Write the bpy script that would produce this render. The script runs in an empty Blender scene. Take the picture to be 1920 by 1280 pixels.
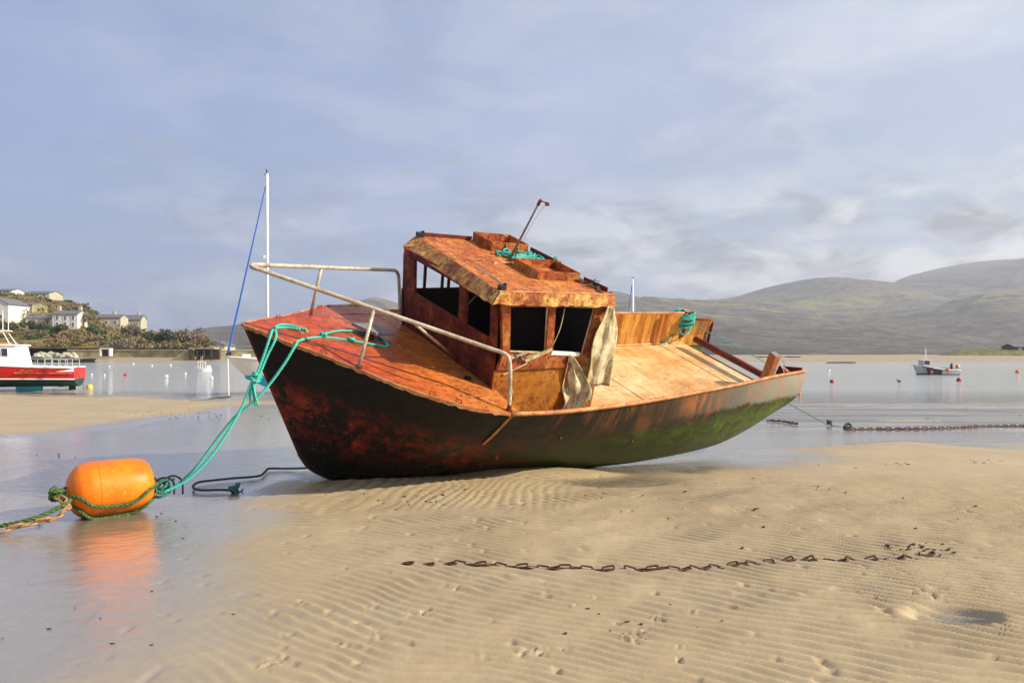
import bpy, math, random
import numpy as np
from mathutils import Vector, Matrix
random.seed(7); rng = np.random.RandomState(11)
S = bpy.context.scene
C = S.collection
# ------------------------------------------------------------------ camera
FPX, HY, EYE = 1400.0, 664.0, 1.6
cam = bpy.data.objects.new('camera', bpy.data.cameras.new('camera')); C.objects.link(cam)
cam.location = (0, 0, EYE); cam.rotation_euler = (math.radians(90), 0, 0)
cam.data.sensor_width = 36; cam.data.lens = FPX/1920*36; cam.data.shift_y = 24/1920
cam.data.clip_start = 0.05; cam.data.clip_end = 20000
S.camera = cam
# ------------------------------------------------------------------ light
SUN = Vector((0.86, -0.19, 0.475)).normalized()
SKY_STRENGTH = 0.09
sl = bpy.data.lights.new('sun', 'SUN'); sl.energy = 5.0; sl.angle = math.radians(0.6); sl.color = (1.0, 0.91, 0.76)
sun = bpy.data.objects.new('sun', sl); C.objects.link(sun)
sun.rotation_euler = SUN.to_track_quat('Z', 'Y').to_euler()
S.view_settings.view_transform = 'Standard'; S.view_settings.look = 'None'
S.view_settings.exposure = 0.46; S.view_settings.gamma = 1.0
S.cycles.max_bounces = 8; S.cycles.transparent_max_bounces = 12
S.cycles.volume_bounces = 0
w = bpy.data.worlds.new('World'); S.world = w; w.use_nodes = True

class NT:
    """small helper round a node tree"""
    def __init__(s, t): s.t = t; s.n = t.nodes; s.l = t.links
    def new(s, ty, **k):
        n = s.n.new(ty)
        for a, b in k.items(): setattr(n, a, b)
        return n
    def put(s, sock, v):
        if isinstance(v, bpy.types.NodeSocket): s.l.new(v, sock)
        elif v is not None:
            if hasattr(sock, 'default_value') and hasattr(sock.default_value, '__len__') and len(sock.default_value) == 4 and len(v) == 3: v = (*v, 1)
            sock.default_value = v
    def math(s, op, a, b=None, c=None, clamp=False):
        n = s.new('ShaderNodeMath', operation=op, use_clamp=clamp)
        s.put(n.inputs[0], a)
        if b is not None: s.put(n.inputs[1], b)
        if c is not None: s.put(n.inputs[2], c)
        return n.outputs[0]
    def mix(s, f, a, b, blend='MIX'):
        n = s.new('ShaderNodeMix', data_type='RGBA', blend_type=blend)
        s.put(n.inputs[0], f); s.put(n.inputs[6], a); s.put(n.inputs[7], b)
        return n.outputs[2]
    def noise(s, vec, scale, detail=5, rough=0.6, dist=0.0):
        n = s.new('ShaderNodeTexNoise'); s.put(n.inputs['Vector'], vec)
        n.inputs['Scale'].default_value = scale; n.inputs['Detail'].default_value = detail
        n.inputs['Roughness'].default_value = rough; n.inputs['Distortion'].default_value = dist
        return n.outputs[0]
    def ramp(s, f, stops):
        n = s.new('ShaderNodeValToRGB'); e = n.color_ramp.elements
        while len(e) > 1: e.remove(e[-1])
        for i, (p, c) in enumerate(stops):
            x = e[0] if i == 0 else e.new(p)
            x.position = p; x.color = (*c, 1) if len(c) == 3 else c
        s.put(n.inputs[0], f); return n.outputs[0]
    def rng(s, v, a, b, c=0.0, d=1.0):
        n = s.new('ShaderNodeMapRange'); s.put(n.inputs[0], v)
        for i, q in enumerate((a, b, c, d)): s.put(n.inputs[i+1], q)
        return n.outputs[0]
    def coords(s, kind='Object', scale=(1, 1, 1)):
        n = s.new('ShaderNodeTexCoord'); m = s.new('ShaderNodeMapping'); m.inputs['Scale'].default_value = scale
        s.l.new(n.outputs[kind], m.inputs[0]); return m.outputs[0]
    def sep(s, v):
        n = s.new('ShaderNodeSeparateXYZ'); s.put(n.inputs[0], v); return n.outputs
    def bump(s, h, strength=0.4, dist=0.02, normal=None):
        n = s.new('ShaderNodeBump'); s.put(n.inputs['Height'], h); n.inputs['Strength'].default_value = strength
        n.inputs['Distance'].default_value = dist
        if normal is not None: s.put(n.inputs['Normal'], normal)
        return n.outputs[0]

# world: daylight sky under thin broken cloud
g = NT(w.node_tree); g.n.clear()
out = g.new('ShaderNodeOutputWorld'); bg = g.new('ShaderNodeBackground')
sky = g.new('ShaderNodeTexSky', sky_type='NISHITA'); sky.sun_disc = False
sky.sun_elevation = math.asin(SUN.z); sky.sun_rotation = math.atan2(SUN.x, SUN.y)
sky.air_density = 1.0; sky.dust_density = 1.5; sky.ozone_density = 2.0
tc = g.new('ShaderNodeTexCoord').outputs['Generated']
sx, sy, sz = g.sep(tc)
zz = g.math('ADD', g.math('MAXIMUM', sz, 0.0), 0.10)
cv = g.new('ShaderNodeCombineXYZ'); g.put(cv.inputs[0], g.math('DIVIDE', sx, zz)); g.put(cv.inputs[1], g.math('DIVIDE', sy, zz))
flat = cv.outputs[0]
dt = g.new('ShaderNodeVectorMath', operation='DOT_PRODUCT'); g.put(dt.inputs[0], tc); dt.inputs[1].default_value = SUN
sunward = g.rng(dt.outputs['Value'], -0.5, 0.75)
veil = g.mix(sunward, (2.85, 3.6, 6.1), (5.5, 5.95, 7.0))
n1 = g.noise(flat, 0.55, 6, 0.55, 0.4)
col = g.mix(g.rng(n1, 0.36, 0.64, 0.55, 0.97), sky.outputs[0], veil)
n1b = g.noise(flat, 1.7, 6, 0.6, 0.5)
col = g.mix(g.math('MULTIPLY', g.rng(n1b, 0.46, 0.72), g.math('ADD', 0.12, g.math('MULTIPLY', sunward, 0.6))), col, (7.2, 7.3, 7.5))
# low cumulus banks near the horizon, greyer below
mp = g.new('ShaderNodeMapping'); mp.inputs['Scale'].default_value = (1.0, 1.0, 2.7); g.l.new(g.new('ShaderNodeTexCoord').outputs['Generated'], mp.inputs[0])
n2 = g.noise(mp.outputs[0], 4.2, 7, 0.56, 0.25)
band = g.math('MULTIPLY', g.rng(sz, 0.24, 0.15), g.math('ADD', 0.30, g.math('MULTIPLY', sunward, 1.0)), clamp=True)
low = g.math('MULTIPLY', band, g.rng(n2, 0.42, 0.52), clamp=True)
n3 = g.noise(mp.outputs[0], 9.0, 6, 0.6, 0.3)
cloudc = g.mix(g.rng(n3, 0.40, 0.58), (2.7, 2.75, 2.95), (8.0, 7.95, 7.8))
col = g.mix(g.math('MULTIPLY', low, 0.92), col, cloudc)
n4 = g.noise(mp.outputs[0], 6.5, 6, 0.55, 0.2)
small = g.math('MULTIPLY', g.rng(n4, 0.62, 0.70), g.math('MULTIPLY', g.rng(sz, 0.36, 0.26), g.rng(sz, 0.0, 0.05)), clamp=True)
col = g.mix(g.math('MULTIPLY', small, 0.45), col, (3.3, 3.5, 4.2))
g.put(bg.inputs[0], col); bg.inputs[1].default_value = SKY_STRENGTH
g.l.new(bg.outputs[0], out.inputs[0])

# ------------------------------------------------------------------ object helpers
def tag(o, label=None, cat=None, group=None, kind=None):
    for k, v in (('label', label), ('category', cat), ('group', group), ('kind', kind)):
        if v: o[k] = v
    return o
def mesh(name, verts, faces, mat=None, smooth=False):
    me = bpy.data.meshes.new(name); me.from_pydata([tuple(map(float, v)) for v in verts], [], [tuple(map(int, f)) for f in faces])
    if mat: me.materials.append(mat)
    if smooth: me.polygons.foreach_set('use_smooth', [True]*len(me.polygons))
    me.update(); return me
def link(name, me, parent=None, mw=None):
    o = bpy.data.objects.new(name, me); C.objects.link(o)
    if parent: o.parent = parent
    if mw is not None: o.matrix_world = mw
    return o
def empty(name, loc=(0, 0, 0), rz=0, mw=None):
    o = bpy.data.objects.new(name, None); C.objects.link(o); o.location = loc; o.rotation_euler = (0, 0, rz)
    o.empty_display_size = 0.1
    if mw is not None: o.matrix_world = mw
    return o
class MB:
    """collects shapes into one mesh"""
    def __init__(s): s.v = []; s.f = []
    def add(s, v, f):
        n = len(s.v); s.v += [tuple(map(float, q)) for q in v]; s.f += [tuple(i+n for i in q) for q in f]; return s
    def box(s, c, d, rot=None):
        pts = []
        for i in (-1, 1):
            for j in (-1, 1):
                for k in (-1, 1):
                    p = Vector((i*d[0]/2, j*d[1]/2, k*d[2]/2))
                    if rot is not None: p = rot @ p
                    pts.append(p+Vector(c))
        return s.add(pts, [(0, 1, 3, 2), (4, 6, 7, 5), (0, 4, 5, 1), (2, 3, 7, 6), (0, 2, 6, 4), (1, 5, 7, 3)])
    def slab(s, q, t, jag=0):
        """polygon q (list of points) thickened by t along its normal"""
        q = [Vector(p) for p in q]; n = Vector((0, 0, 0))
        for i in range(len(q)): n += q[i].cross(q[(i+1) % len(q)])
        n.normalize(); m = len(q)
        return s.add(q+[p-n*t for p in q], [tuple(range(m)), tuple(range(2*m-1, m-1, -1))]+[(i, i+m, (i+1) % m+m, (i+1) % m) for i in range(m)])
    def bar(s, a, b, wd, ht, up=(0, 0, 1)):
        a = Vector(a); b = Vector(b); d = (b-a).normalized(); u = Vector(up); sd = d.cross(u).normalized(); u = sd.cross(d)
        pts = [p+sd*i*wd/2+u*j*ht/2 for p in (a, b) for i, j in ((-1, -1), (1, -1), (1, 1), (-1, 1))]
        return s.add(pts, [(3, 2, 1, 0), (4, 5, 6, 7), (0, 1, 5, 4), (1, 2, 6, 5), (2, 3, 7, 6), (3, 0, 4, 7)])
    def tube(s, pts, r, n=8, cap=True):
        pts = [Vector(p) for p in pts]; m = len(pts); rs = r if hasattr(r, '__len__') else [r]*m
        vs = []; prev = None
        for i, p in enumerate(pts):
            d = (pts[min(i+1, m-1)]-pts[max(i-1, 0)]); d = d.normalized() if d.length > 1e-9 else Vector((0, 0, 1))
            if prev is None:
                a = Vector((0, 0, 1)) if abs(d.z) < 0.9 else Vector((1, 0, 0)); u = d.cross(a).normalized()
            else:
                u = (prev-d*prev.dot(d)); u = u.normalized() if u.length > 1e-6 else d.orthogonal().normalized()
            prev = u; q = d.cross(u)
            for k in range(n):
                t = 2*math.pi*k/n; vs.append(p+(u*math.cos(t)+q*math.sin(t))*rs[i])
        fs = [(i*n+k, i*n+(k+1) % n, (i+1)*n+(k+1) % n, (i+1)*n+k) for i in range(m-1) for k in range(n)]
        if cap: fs += [tuple(range(n-1, -1, -1)), tuple(range((m-1)*n, m*n))]
        return s.add(vs, fs)
    def ico(s, c, r, seg=10, rings=7, sq=(1, 1, 1)):
        vs = [(c[0], c[1], c[2]+r*sq[2])]
        for i in range(1, rings):
            a = math.pi*i/rings
            for k in range(seg):
                b = 2*math.pi*k/seg; vs.append((c[0]+r*sq[0]*math.sin(a)*math.cos(b), c[1]+r*sq[1]*math.sin(a)*math.sin(b), c[2]+r*sq[2]*math.cos(a)))
        vs.append((c[0], c[1], c[2]-r*sq[2])); L = len(vs)-1
        fs = [(0, 1+k, 1+(k+1) % seg) for k in range(seg)]
        for i in range(rings-2):
            for k in range(seg): a = 1+i*seg; fs.append((a+k, a+seg+k, a+seg+(k+1) % seg, a+(k+1) % seg))
        a = 1+(rings-2)*seg; fs += [(a+k, L, a+(k+1) % seg) for k in range(seg)]
        return s.add(vs, fs)
    def build(s, name, mat, parent=None, smooth=False, mw=None):
        return link(name, mesh(name, s.v, s.f, mat, smooth), parent, mw)
def smooth_path(pts, n=12):
    P = [Vector(p) for p in pts]; P = [P[0]*2-P[1]]+P+[P[-1]*2-P[-2]]; o = []
    for i in range(1, len(P)-2):
        for k in range(n):
            t = k/n; a, b, c, d = P[i-1], P[i], P[i+1], P[i+2]
            o.append(0.5*((2*b)+(c-a)*t+(2*a-5*b+4*c-d)*t*t+(3*b-3*c+d-a)*t**3))
    o.append(P[-2]); return o
def resample(pts, step):
    o = [pts[0]]; acc = 0
    for a, b in zip(pts[:-1], pts[1:]):
        L = (b-a).length
        if L < 1e-9: continue
        t = step-acc
        while t <= L: o.append(a.lerp(b, t/L)); t += step
        acc = (acc+L) % step
    if (o[-1]-pts[-1]).length > step*0.3: o.append(pts[-1])
    return o
def rope_mb(pts, r, mb=None, raw=False, pitch=7.0, tight=True):
    mb = mb or MB(); P = pts if raw else smooth_path(pts)
    P = resample(P, r*pitch/7); m = len(P)
    if m < 3: return mb
    U = []; prev = None
    for i in range(m):
        d = (P[min(i+1, m-1)]-P[max(i-1, 0)]).normalized()
        if prev is None: u = d.orthogonal().normalized()
        else: u = (prev-d*prev.dot(d)).normalized()
        prev = u; U.append((u, d.cross(u)))
    for s_ in range(3):
        q = []
        for i in range(m):
            a = 2*math.pi*(i/7.0+s_/3); q.append(P[i]+(U[i][0]*math.cos(a)+U[i][1]*math.sin(a))*r*0.52)
        mb.tube(q, r*0.56, 5)
    return mb
def at(px, py, Y): return Vector(((px-960)/FPX*Y, Y, EYE-(py-HY)/FPX*Y))
def gnd(px, py, z=0.0):
    Y = (EYE-z)*FPX/(py-HY); return Vector(((px-960)/FPX*Y, Y, z))

# ------------------------------------------------------------------ materials
def mat(name):
    m = bpy.data.materials.new(name); m.use_nodes = True; t = NT(m.node_tree); return m, t, m.node_tree.nodes['Principled BSDF']
def rust(name, stops, scale=2.5, rough=(0.45, 0.8), spec=0.5, speck=(0.05, 0.018, 0.008), speck_amt=0.5, streak=None, grad=None, bump=0.5, st_axis=(1, 1, 1), fine=40):
    m, t, b = mat(name); v = t.coords('Object', st_axis)
    vo = t.coords('Object')
    n = t.noise(v, scale, 8, 0.68, 0.3)
    c = t.ramp(n, stops)
    if grad:
        gx = t.math('ADD', t.sep(vo)[0], t.math('MULTIPLY', t.math('SUBTRACT', t.noise(vo, 1.5, 5, 0.6), 0.5), 1.6))
        c = t.mix(t.rng(gx, grad[0], grad[1], 0, grad[3]), c, t.mix(n, grad[2], tuple(q*1.35 for q in grad[2])))
    f = t.noise(vo, fine, 6, 0.75, 0.2); f2 = t.noise(vo, scale*3.3, 7, 0.7, 0.3)
    sp = t.math('MULTIPLY', t.rng(f, 0.50, 0.60), t.rng(f2, 0.40, 0.58))
    c = t.mix(t.math('MULTIPLY', sp, speck_amt), c, speck)
    fl = t.noise(vo, fine*0.45, 8, 0.78, 0.1)
    c = t.mix(t.rng(fl, 0.51, 0.54, 0, speck_amt*0.6), c, t.mix(1.0, c, (1.4, 1.45, 1.3), 'MULTIPLY'))
    c = t.mix(t.rng(fl, 0.465, 0.43, 0, speck_amt*0.85), c, t.mix(1.0, c, (0.5, 0.35, 0.3), 'MULTIPLY'))
    c = t.mix(t.rng(f, 0.3, 0.7, 0, 0.35), c, t.mix(1.0, c, (1.5, 1.35, 1.15), 'MULTIPLY'))
    if streak:
        sn = t.noise(t.coords('Object', streak[0]), streak[1], 5, 0.6, 0.2)
        c = t.mix(t.math('MULTIPLY', t.rng(sn, 0.45, 0.65), streak[3]), c, streak[2])
    t.put(b.inputs['Base Color'], c)
    t.put(b.inputs['Roughness'], t.rng(f2, 0.3, 0.7, rough[0], rough[1]))
    b.inputs['Specular IOR Level'].default_value = spec
    h = t.math('ADD', t.math('MULTIPLY', f2, 1.0), t.math('MULTIPLY', f, 0.35))
    t.put(b.inputs['Normal'], t.bump(h, bump, 0.02))
    return m
def plain(name, col, rough=0.6, var=0.15, scale=12, bump=0.15, metallic=0.0, spec=0.5):
    m, t, b = mat(name); v = t.coords('Object')
    n = t.noise(v, scale, 6, 0.65)
    t.put(b.inputs['Base Color'], t.mix(t.rng(n, 0.3, 0.7), tuple(x*(1-var) for x in col), tuple(min(1, x*(1+var)) for x in col)))
    b.inputs['Roughness'].default_value = rough; b.inputs['Metallic'].default_value = metallic
    b.inputs['Specular IOR Level'].default_value = spec
    if bump: t.put(b.inputs['Normal'], t.bump(n, bump, 0.01))
    return m
M = {}
M['fore'] = rust('rust_foredeck', [(0.25, (0.15, 0.014, 0.005)), (0.45, (0.34, 0.038, 0.007)), (0.6, (0.46, 0.08, 0.010)), (0.78, (0.50, 0.16, 0.03))], 0.9, (0.24, 0.55), 0.28, speck_amt=0.75, bump=0.35,
                 streak=((0.5, 3, 1), 5, (0.13, 0.02, 0.01), 0.45), grad=(0.9, 2.4, (0.42, 0.15, 0.035), 0.85), fine=24)
M['wall'] = rust('rust_wheelhouse', [(0.25, (0.09, 0.022, 0.009)), (0.45, (0.30, 0.06, 0.012)), (0.58, (0.42, 0.15, 0.03)), (0.75, (0.55, 0.30, 0.09))], 3.5, (0.45, 0.8), 0.4, speck_amt=0.9, bump=0.9, fine=20)
M['panel'] = rust('rust_lower_panel', [(0.28, (0.22, 0.06, 0.012)), (0.5, (0.37, 0.14, 0.02)), (0.72, (0.42, 0.20, 0.035))], 1.6, (0.4, 0.7), 0.3, speck_amt=0.7, bump=0.5, fine=20)
M['darkred'] = rust('rust_dark_red', [(0.3, (0.05, 0.008, 0.005)), (0.55, (0.17, 0.022, 0.009)), (0.75, (0.30, 0.06, 0.015))], 3, (0.4, 0.75), 0.4, bump=0.6)
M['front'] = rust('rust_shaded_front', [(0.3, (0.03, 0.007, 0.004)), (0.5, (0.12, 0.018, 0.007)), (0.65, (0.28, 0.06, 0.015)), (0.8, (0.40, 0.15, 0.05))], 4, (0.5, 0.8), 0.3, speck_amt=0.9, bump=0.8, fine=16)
M['roof'] = rust('rust_roof', [(0.25, (0.20, 0.035, 0.01)), (0.42, (0.40, 0.10, 0.02)), (0.6, (0.50, 0.19, 0.04)), (0.78, (0.60, 0.36, 0.13))], 2.2, (0.45, 0.8), 0.3, speck_amt=0.95, bump=0.9, fine=24, st_axis=(1.6, 0.8, 1),
                 streak=((5, 0.7, 1), 3, (0.24, 0.05, 0.015), 0.5))
M['fascia'] = rust('rust_fascia', [(0.30, (0.10, 0.02, 0.008)), (0.42, (0.36, 0.09, 0.02)), (0.52, (0.52, 0.25, 0.05)), (0.66, (0.62, 0.44, 0.14)), (0.85, (0.5, 0.42, 0.27))], 5.5, (0.4, 0.75), 0.4, speck_amt=0.95, speck=(0.11, 0.02, 0.008), bump=0.8, fine=17)
M['deck'] = rust('weathered_aft_deck', [(0.30, (0.46, 0.19, 0.05)), (0.43, (0.60, 0.35, 0.13)), (0.56, (0.70, 0.50, 0.25)), (0.72, (0.75, 0.60, 0.37))], 0.8, (0.3, 0.55), 0.45, speck_amt=0.45, bump=0.2, fine=22,
                 streak=((5, 0.7, 1), 2.0, (0.50, 0.22, 0.05), 0.5))
M['bulwark'] = rust('rust_bulwark_streaked', [(0.25, (0.30, 0.07, 0.012)), (0.42, (0.52, 0.22, 0.03)), (0.6, (0.62, 0.34, 0.06)), (0.8, (0.62, 0.42, 0.12))], 1.3, (0.4, 0.7), 0.4, speck_amt=0.4, bump=0.3, st_axis=(2.2, 1, 0.35),
                    streak=((6, 1, 0.5), 2.0, (0.27, 0.045, 0.01), 0.85))
M['rim'] = rust('rust_gunwale', [(0.25, (0.22, 0.05, 0.02)), (0.5, (0.45, 0.18, 0.06)), (0.75, (0.60, 0.36, 0.18))], 4, (0.4, 0.7), 0.4, bump=0.5)
M['rail'] = rust('galvanised_rail', [(0.3, (0.24, 0.19, 0.12)), (0.5, (0.42, 0.37, 0.28)), (0.8, (0.55, 0.50, 0.40))], 5, (0.35, 0.6), 0.5, speck_amt=0.5, speck=(0.16, 0.06, 0.02), bump=0.2)
M['chain'] = rust('rusty_chain_steel', [(0.3, (0.025, 0.012, 0.008)), (0.55, (0.07, 0.028, 0.014)), (0.8, (0.17, 0.07, 0.03))], 30, (0.5, 0.8), 0.4, bump=0.5, fine=150)
M['chain2'] = rust('rusty_pale_chain', [(0.3, (0.16, 0.06, 0.025)), (0.5, (0.36, 0.17, 0.07)), (0.75, (0.55, 0.38, 0.20))], 25, (0.5, 0.8), 0.4, bump=0.5, fine=150)
M['dark'] = plain('inside_shade_paint', (0.028, 0.02, 0.014), 0.8)  # near-black stands in for the shade inside hollow things
M['black'] = plain('black_rubber', (0.015, 0.014, 0.016), 0.5)
M['teal'] = plain('teal_rope', (0.055, 0.46, 0.36), 0.65, 0.25, 60)
M['teal_wet'] = plain('dark_teal_rope', (0.025, 0.17, 0.13), 0.55, 0.4, 40)
M['green'] = rust('weedy_green_rope', [(0.3, (0.025, 0.06, 0.015)), (0.55, (0.07, 0.14, 0.035)), (0.8, (0.22, 0.26, 0.10))], 20, (0.5, 0.8), 0.4, speck_amt=0.5, bump=0.4, fine=90)
M['oldrope'] = plain('dark_old_rope', (0.05, 0.055, 0.025), 0.8, 0.5, 30)
M['white'] = plain('white_gelcoat', (0.78, 0.78, 0.76), 0.35, 0.06, 3, 0.0)
M['cream'] = plain('cream_gelcoat', (0.78, 0.70, 0.60), 0.4, 0.05, 3, 0.0)
M['greyhull'] = plain('weathered_grey_white_paint', (0.42, 0.42, 0.42), 0.5, 0.3, 6, 0.0)
M['steel'] = plain('silver_metal', (0.55, 0.55, 0.55), 0.35, 0.1, 20, 0.0, 0.8)
M['blue'] = plain('blue_sail_cover', (0.02, 0.10, 0.42), 0.6)
M['glass'] = plain('dark_window_glass', (0.03, 0.04, 0.05), 0.08, 0.1, 5, 0.0)
M['red'] = plain('red_paint', (0.52, 0.012, 0.01), 0.35, 0.15, 4, 0.05)
M['weedbottom'] = rust('weedy_antifoul', [(0.3, (0.006, 0.02, 0.014)), (0.6, (0.01, 0.07, 0.045)), (0.8, (0.05, 0.10, 0.05))], 2, (0.5, 0.8), 0.3, bump=0.3)
M['turq'] = plain('turquoise_antifoul', (0.03, 0.40, 0.48), 0.5, 0.2, 5, 0.05)
M['grey'] = plain('grey_weathered_wood', (0.20, 0.17, 0.15), 0.7, 0.3, 15, 0.4)
M['yellowb'] = plain('yellow_plastic', (0.62, 0.50, 0.06), 0.4, 0.15, 8, 0.02)
M['orangeb'] = plain('orange_plastic', (0.75, 0.16, 0.02), 0.4, 0.15, 8, 0.02)
M['redb'] = plain('dull_red_plastic', (0.32, 0.03, 0.015), 0.45, 0.25, 8, 0.02)
M['wallw'] = plain('whitewash', (0.74, 0.70, 0.60), 0.8, 0.08, 0.5, 0.0)
M['wallg'] = plain('grey_render', (0.46, 0.43, 0.30), 0.8, 0.15, 0.5, 0.0)
M['slate'] = plain('slate_roof', (0.16, 0.15, 0.16), 0.6, 0.2, 1.5, 0.1)
M['stone'] = plain('harbour_stone', (0.30, 0.25, 0.13), 0.85, 0.6, 0.5, 0.8)
M['rock'] = plain('shore_rock', (0.42, 0.38, 0.26), 0.85, 0.4, 1.2, 0.5)
M['weedrock'] = plain('weed_covered_stone', (0.035, 0.028, 0.022), 0.8, 0.5, 1.0, 0.4)
M['bark'] = plain('tree_bark', (0.12, 0.09, 0.06), 0.9, 0.3, 3, 0.3)
M['debris'] = plain('sand_cast_weed', (0.045, 0.03, 0.015), 0.8, 0.5, 30, 0.4)

def cloth_mat():
    m, t, b = mat('dirty_canvas'); v = t.coords('Object')
    n = t.noise(v, 5, 7, 0.6, 0.5); c = t.ramp(n, [(0.3, (0.34, 0.21, 0.07)), (0.46, (0.58, 0.46, 0.24)), (0.62, (0.74, 0.66, 0.46))])
    s_ = t.noise(t.coords('Object', (5, 5, 0.7)), 5, 6, 0.65, 0.5)
    c = t.mix(t.math('MULTIPLY', t.rng(s_, 0.50, 0.64), 0.75), c, (0.30, 0.19, 0.06))
    t.put(b.inputs['Base Color'], c); b.inputs['Roughness'].default_value = 0.8
    t.put(b.inputs['Normal'], t.bump(t.noise(v, 14, 6, 0.7, 0.6), 0.6, 0.02)); return m
M['cloth'] = cloth_mat()

def buoy_mat():
    m, t, b = mat('orange_mooring_buoy'); v = t.coords('Object')
    n = t.noise(v, 4, 6, 0.6); f = t.noise(v, 30, 6, 0.7)
    c = t.mix(t.rng(n, 0.35, 0.65), (0.78, 0.135, 0.003), (0.84, 0.215, 0.004))
    c = t.mix(t.math('MULTIPLY', t.rng(f, 0.62, 0.72), 0.35), c, (0.45, 0.12, 0.02))
    sc = t.noise(t.coords('Object', (1, 12, 3)), 6, 4, 0.5)
    c = t.mix(t.math('MULTIPLY', t.rng(sc, 0.62, 0.70), 0.35), c, (0.90, 0.48, 0.16))
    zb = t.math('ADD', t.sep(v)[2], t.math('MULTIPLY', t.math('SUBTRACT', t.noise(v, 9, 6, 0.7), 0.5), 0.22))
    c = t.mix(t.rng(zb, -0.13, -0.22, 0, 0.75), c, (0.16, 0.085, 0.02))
    c = t.mix(t.math('MULTIPLY', t.rng(t.noise(t.coords('Object', (2, 2, 9)), 5, 7, 0.75, 0.3), 0.56, 0.62), 0.3), c, (0.62, 0.20, 0.04))
    t.put(b.inputs['Base Color'], c); t.put(b.inputs['Roughness'], t.rng(n, 0.3, 0.7, 0.32, 0.5)); b.inputs['Specular IOR Level'].default_value = 0.3
    t.put(b.inputs['Normal'], t.bump(f, 0.10, 0.01)); return m
M['buoy'] = buoy_mat()

def hull_mat():
    m, t, b = mat('weathered_hull'); v = t.coords('Object'); X, Y_, Z = t.sep(v)
    big = t.noise(v, 1.6, 8, 0.65, 0.6); mid = t.noise(v, 5, 9, 0.76, 0.35); f = t.noise(v, 34, 6, 0.72, 0.3)
    st = t.math('ADD', t.math('MULTIPLY', t.noise(t.coords('Object', (3.0, 1, 0.5)), 2.1, 8, 0.72, 0.6), 0.7), t.math('MULTIPLY', t.noise(v, 0.8, 3, 0.5), 0.3))
    # height below the sheer: 0 at gunwale
    sheer = t.math('MAXIMUM', t.math('SUBTRACT', 2.42, t.math('MULTIPLY', X, 0.242)), t.math('SUBTRACT', 1.975, t.math('MULTIPLY', X, 0.069)))
    dep = t.math('SUBTRACT', sheer, Z)
    depn = t.math('ADD', dep, t.math('MULTIPLY', t.math('SUBTRACT', mid, 0.5), 0.35))
    c = t.mix(t.rng(f, 0.3, 0.7), (0.004, 0.0035, 0.0035), (0.012, 0.009, 0.007))           # old black paint
    redm = t.math('MULTIPLY', t.rng(mid, 0.46, 0.54), t.math('MULTIPLY', t.rng(depn, 0.45, 0.75), t.rng(depn, 1.5, 1.2)), clamp=True)
    redm = t.math('MULTIPLY', redm, t.rng(big, 0.38, 0.6), clamp=True)
    c = t.mix(t.math('MULTIPLY', redm, 0.85), c, t.mix(t.rng(f, 0.4, 0.65), (0.20, 0.014, 0.010), (0.48, 0.06, 0.025)))
    # aft topsides: brown-grey, paler toward the stern
    aft = t.rng(t.math('ADD', X, t.math('MULTIPLY', big, 0.8)), 2.9, 4.2)
    pale = t.rng(X, 5.0, 8.6)
    top = t.mix(t.math('MULTIPLY', pale, 0.85), t.mix(mid, (0.012, 0.011, 0.006), (0.040, 0.032, 0.013)), t.mix(st, (0.26, 0.24, 0.18), (0.50, 0.48, 0.38)))
    stern_band = t.rng(depn, 0.44, 0.36)
    body = t.mix(t.math('MULTIPLY', stern_band, t.rng(X, 4.5, 8.0, 0.5, 1.0)), (0.032, 0.026, 0.014), top)
    c = t.mix(t.math('MULTIPLY', aft, 0.92), c, body)
    # green weed on the lower hull
    gl = t.math('ADD', dep, t.math('ADD', t.math('MULTIPLY', X, 0.035), t.math('MULTIPLY', t.math('SUBTRACT', big, 0.5), 0.7)))
    gm = t.math('MULTIPLY', t.rng(gl, 0.66, 0.86), t.rng(X, 1.6, 3.8, 0.08, 1.0), clamp=True)
    greenc = t.mix(t.rng(X, 3, 8), (0.020, 0.030, 0.005), t.mix(t.rng(mid, 0.42, 0.60), (0.045, 0.075, 0.008), (0.20, 0.27, 0.018)))
    greenc = t.mix(t.rng(f, 0.35, 0.65), greenc, t.mix(1.0, greenc, (0.45, 0.5, 0.5), 'MULTIPLY'))
    c = t.mix(t.math('MULTIPLY', gm, 0.88), c, greenc)
    # rust runs from under the gunwale
    rl = t.rng(t.math('ADD', t.math('MULTIPLY', dep, 1.1), t.math('MULTIPLY', t.noise(t.coords('Object', (1.2, 1, 0.2)), 1.4, 4, 0.6), -1.1)), 0.0, -0.35)
    rl = t.math('MULTIPLY', rl, t.rng(t.noise(v, 1.1, 4, 0.6), 0.40, 0.60, 0.15, 1.0))
    rr = t.math('MULTIPLY', t.math('MULTIPLY', rl, t.rng(st, 0.46, 0.56)), t.math('MULTIPLY', aft, 0.75), clamp=True)
    c = t.mix(rr, c, t.mix(mid, (0.30, 0.06, 0.015), (0.48, 0.18, 0.05)))
    c = t.mix(t.math('MULTIPLY', t.rng(t.noise(v, 60, 3, 0.6), 0.66, 0.70), t.rng(dep, 0.3, 0.8, 0, 0.6)), c, (0.42, 0.40, 0.30))
    # rusty stem edge
    stem = t.math('MULTIPLY', t.rng(t.math('ABSOLUTE', Y_), 0.05, 0.0), t.rng(X, 1.2, 0.9), clamp=True)
    c = t.mix(t.math('MULTIPLY', stem, 0.45), c, (0.22, 0.05, 0.02))
    t.put(b.inputs['Base Color'], c)
    t.put(b.inputs['Roughness'], t.rng(t.math('ADD', mid, t.math('MULTIPLY', dep, -0.15)), 0.2, 0.6, 0.26, 0.6)); b.inputs['Specular IOR Level'].default_value = 0.18
    h = t.math('ADD', mid, t.math('MULTIPLY', f, 0.35))
    t.put(b.inputs['Normal'], t.bump(h, 0.5, 0.018)); return m
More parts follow.
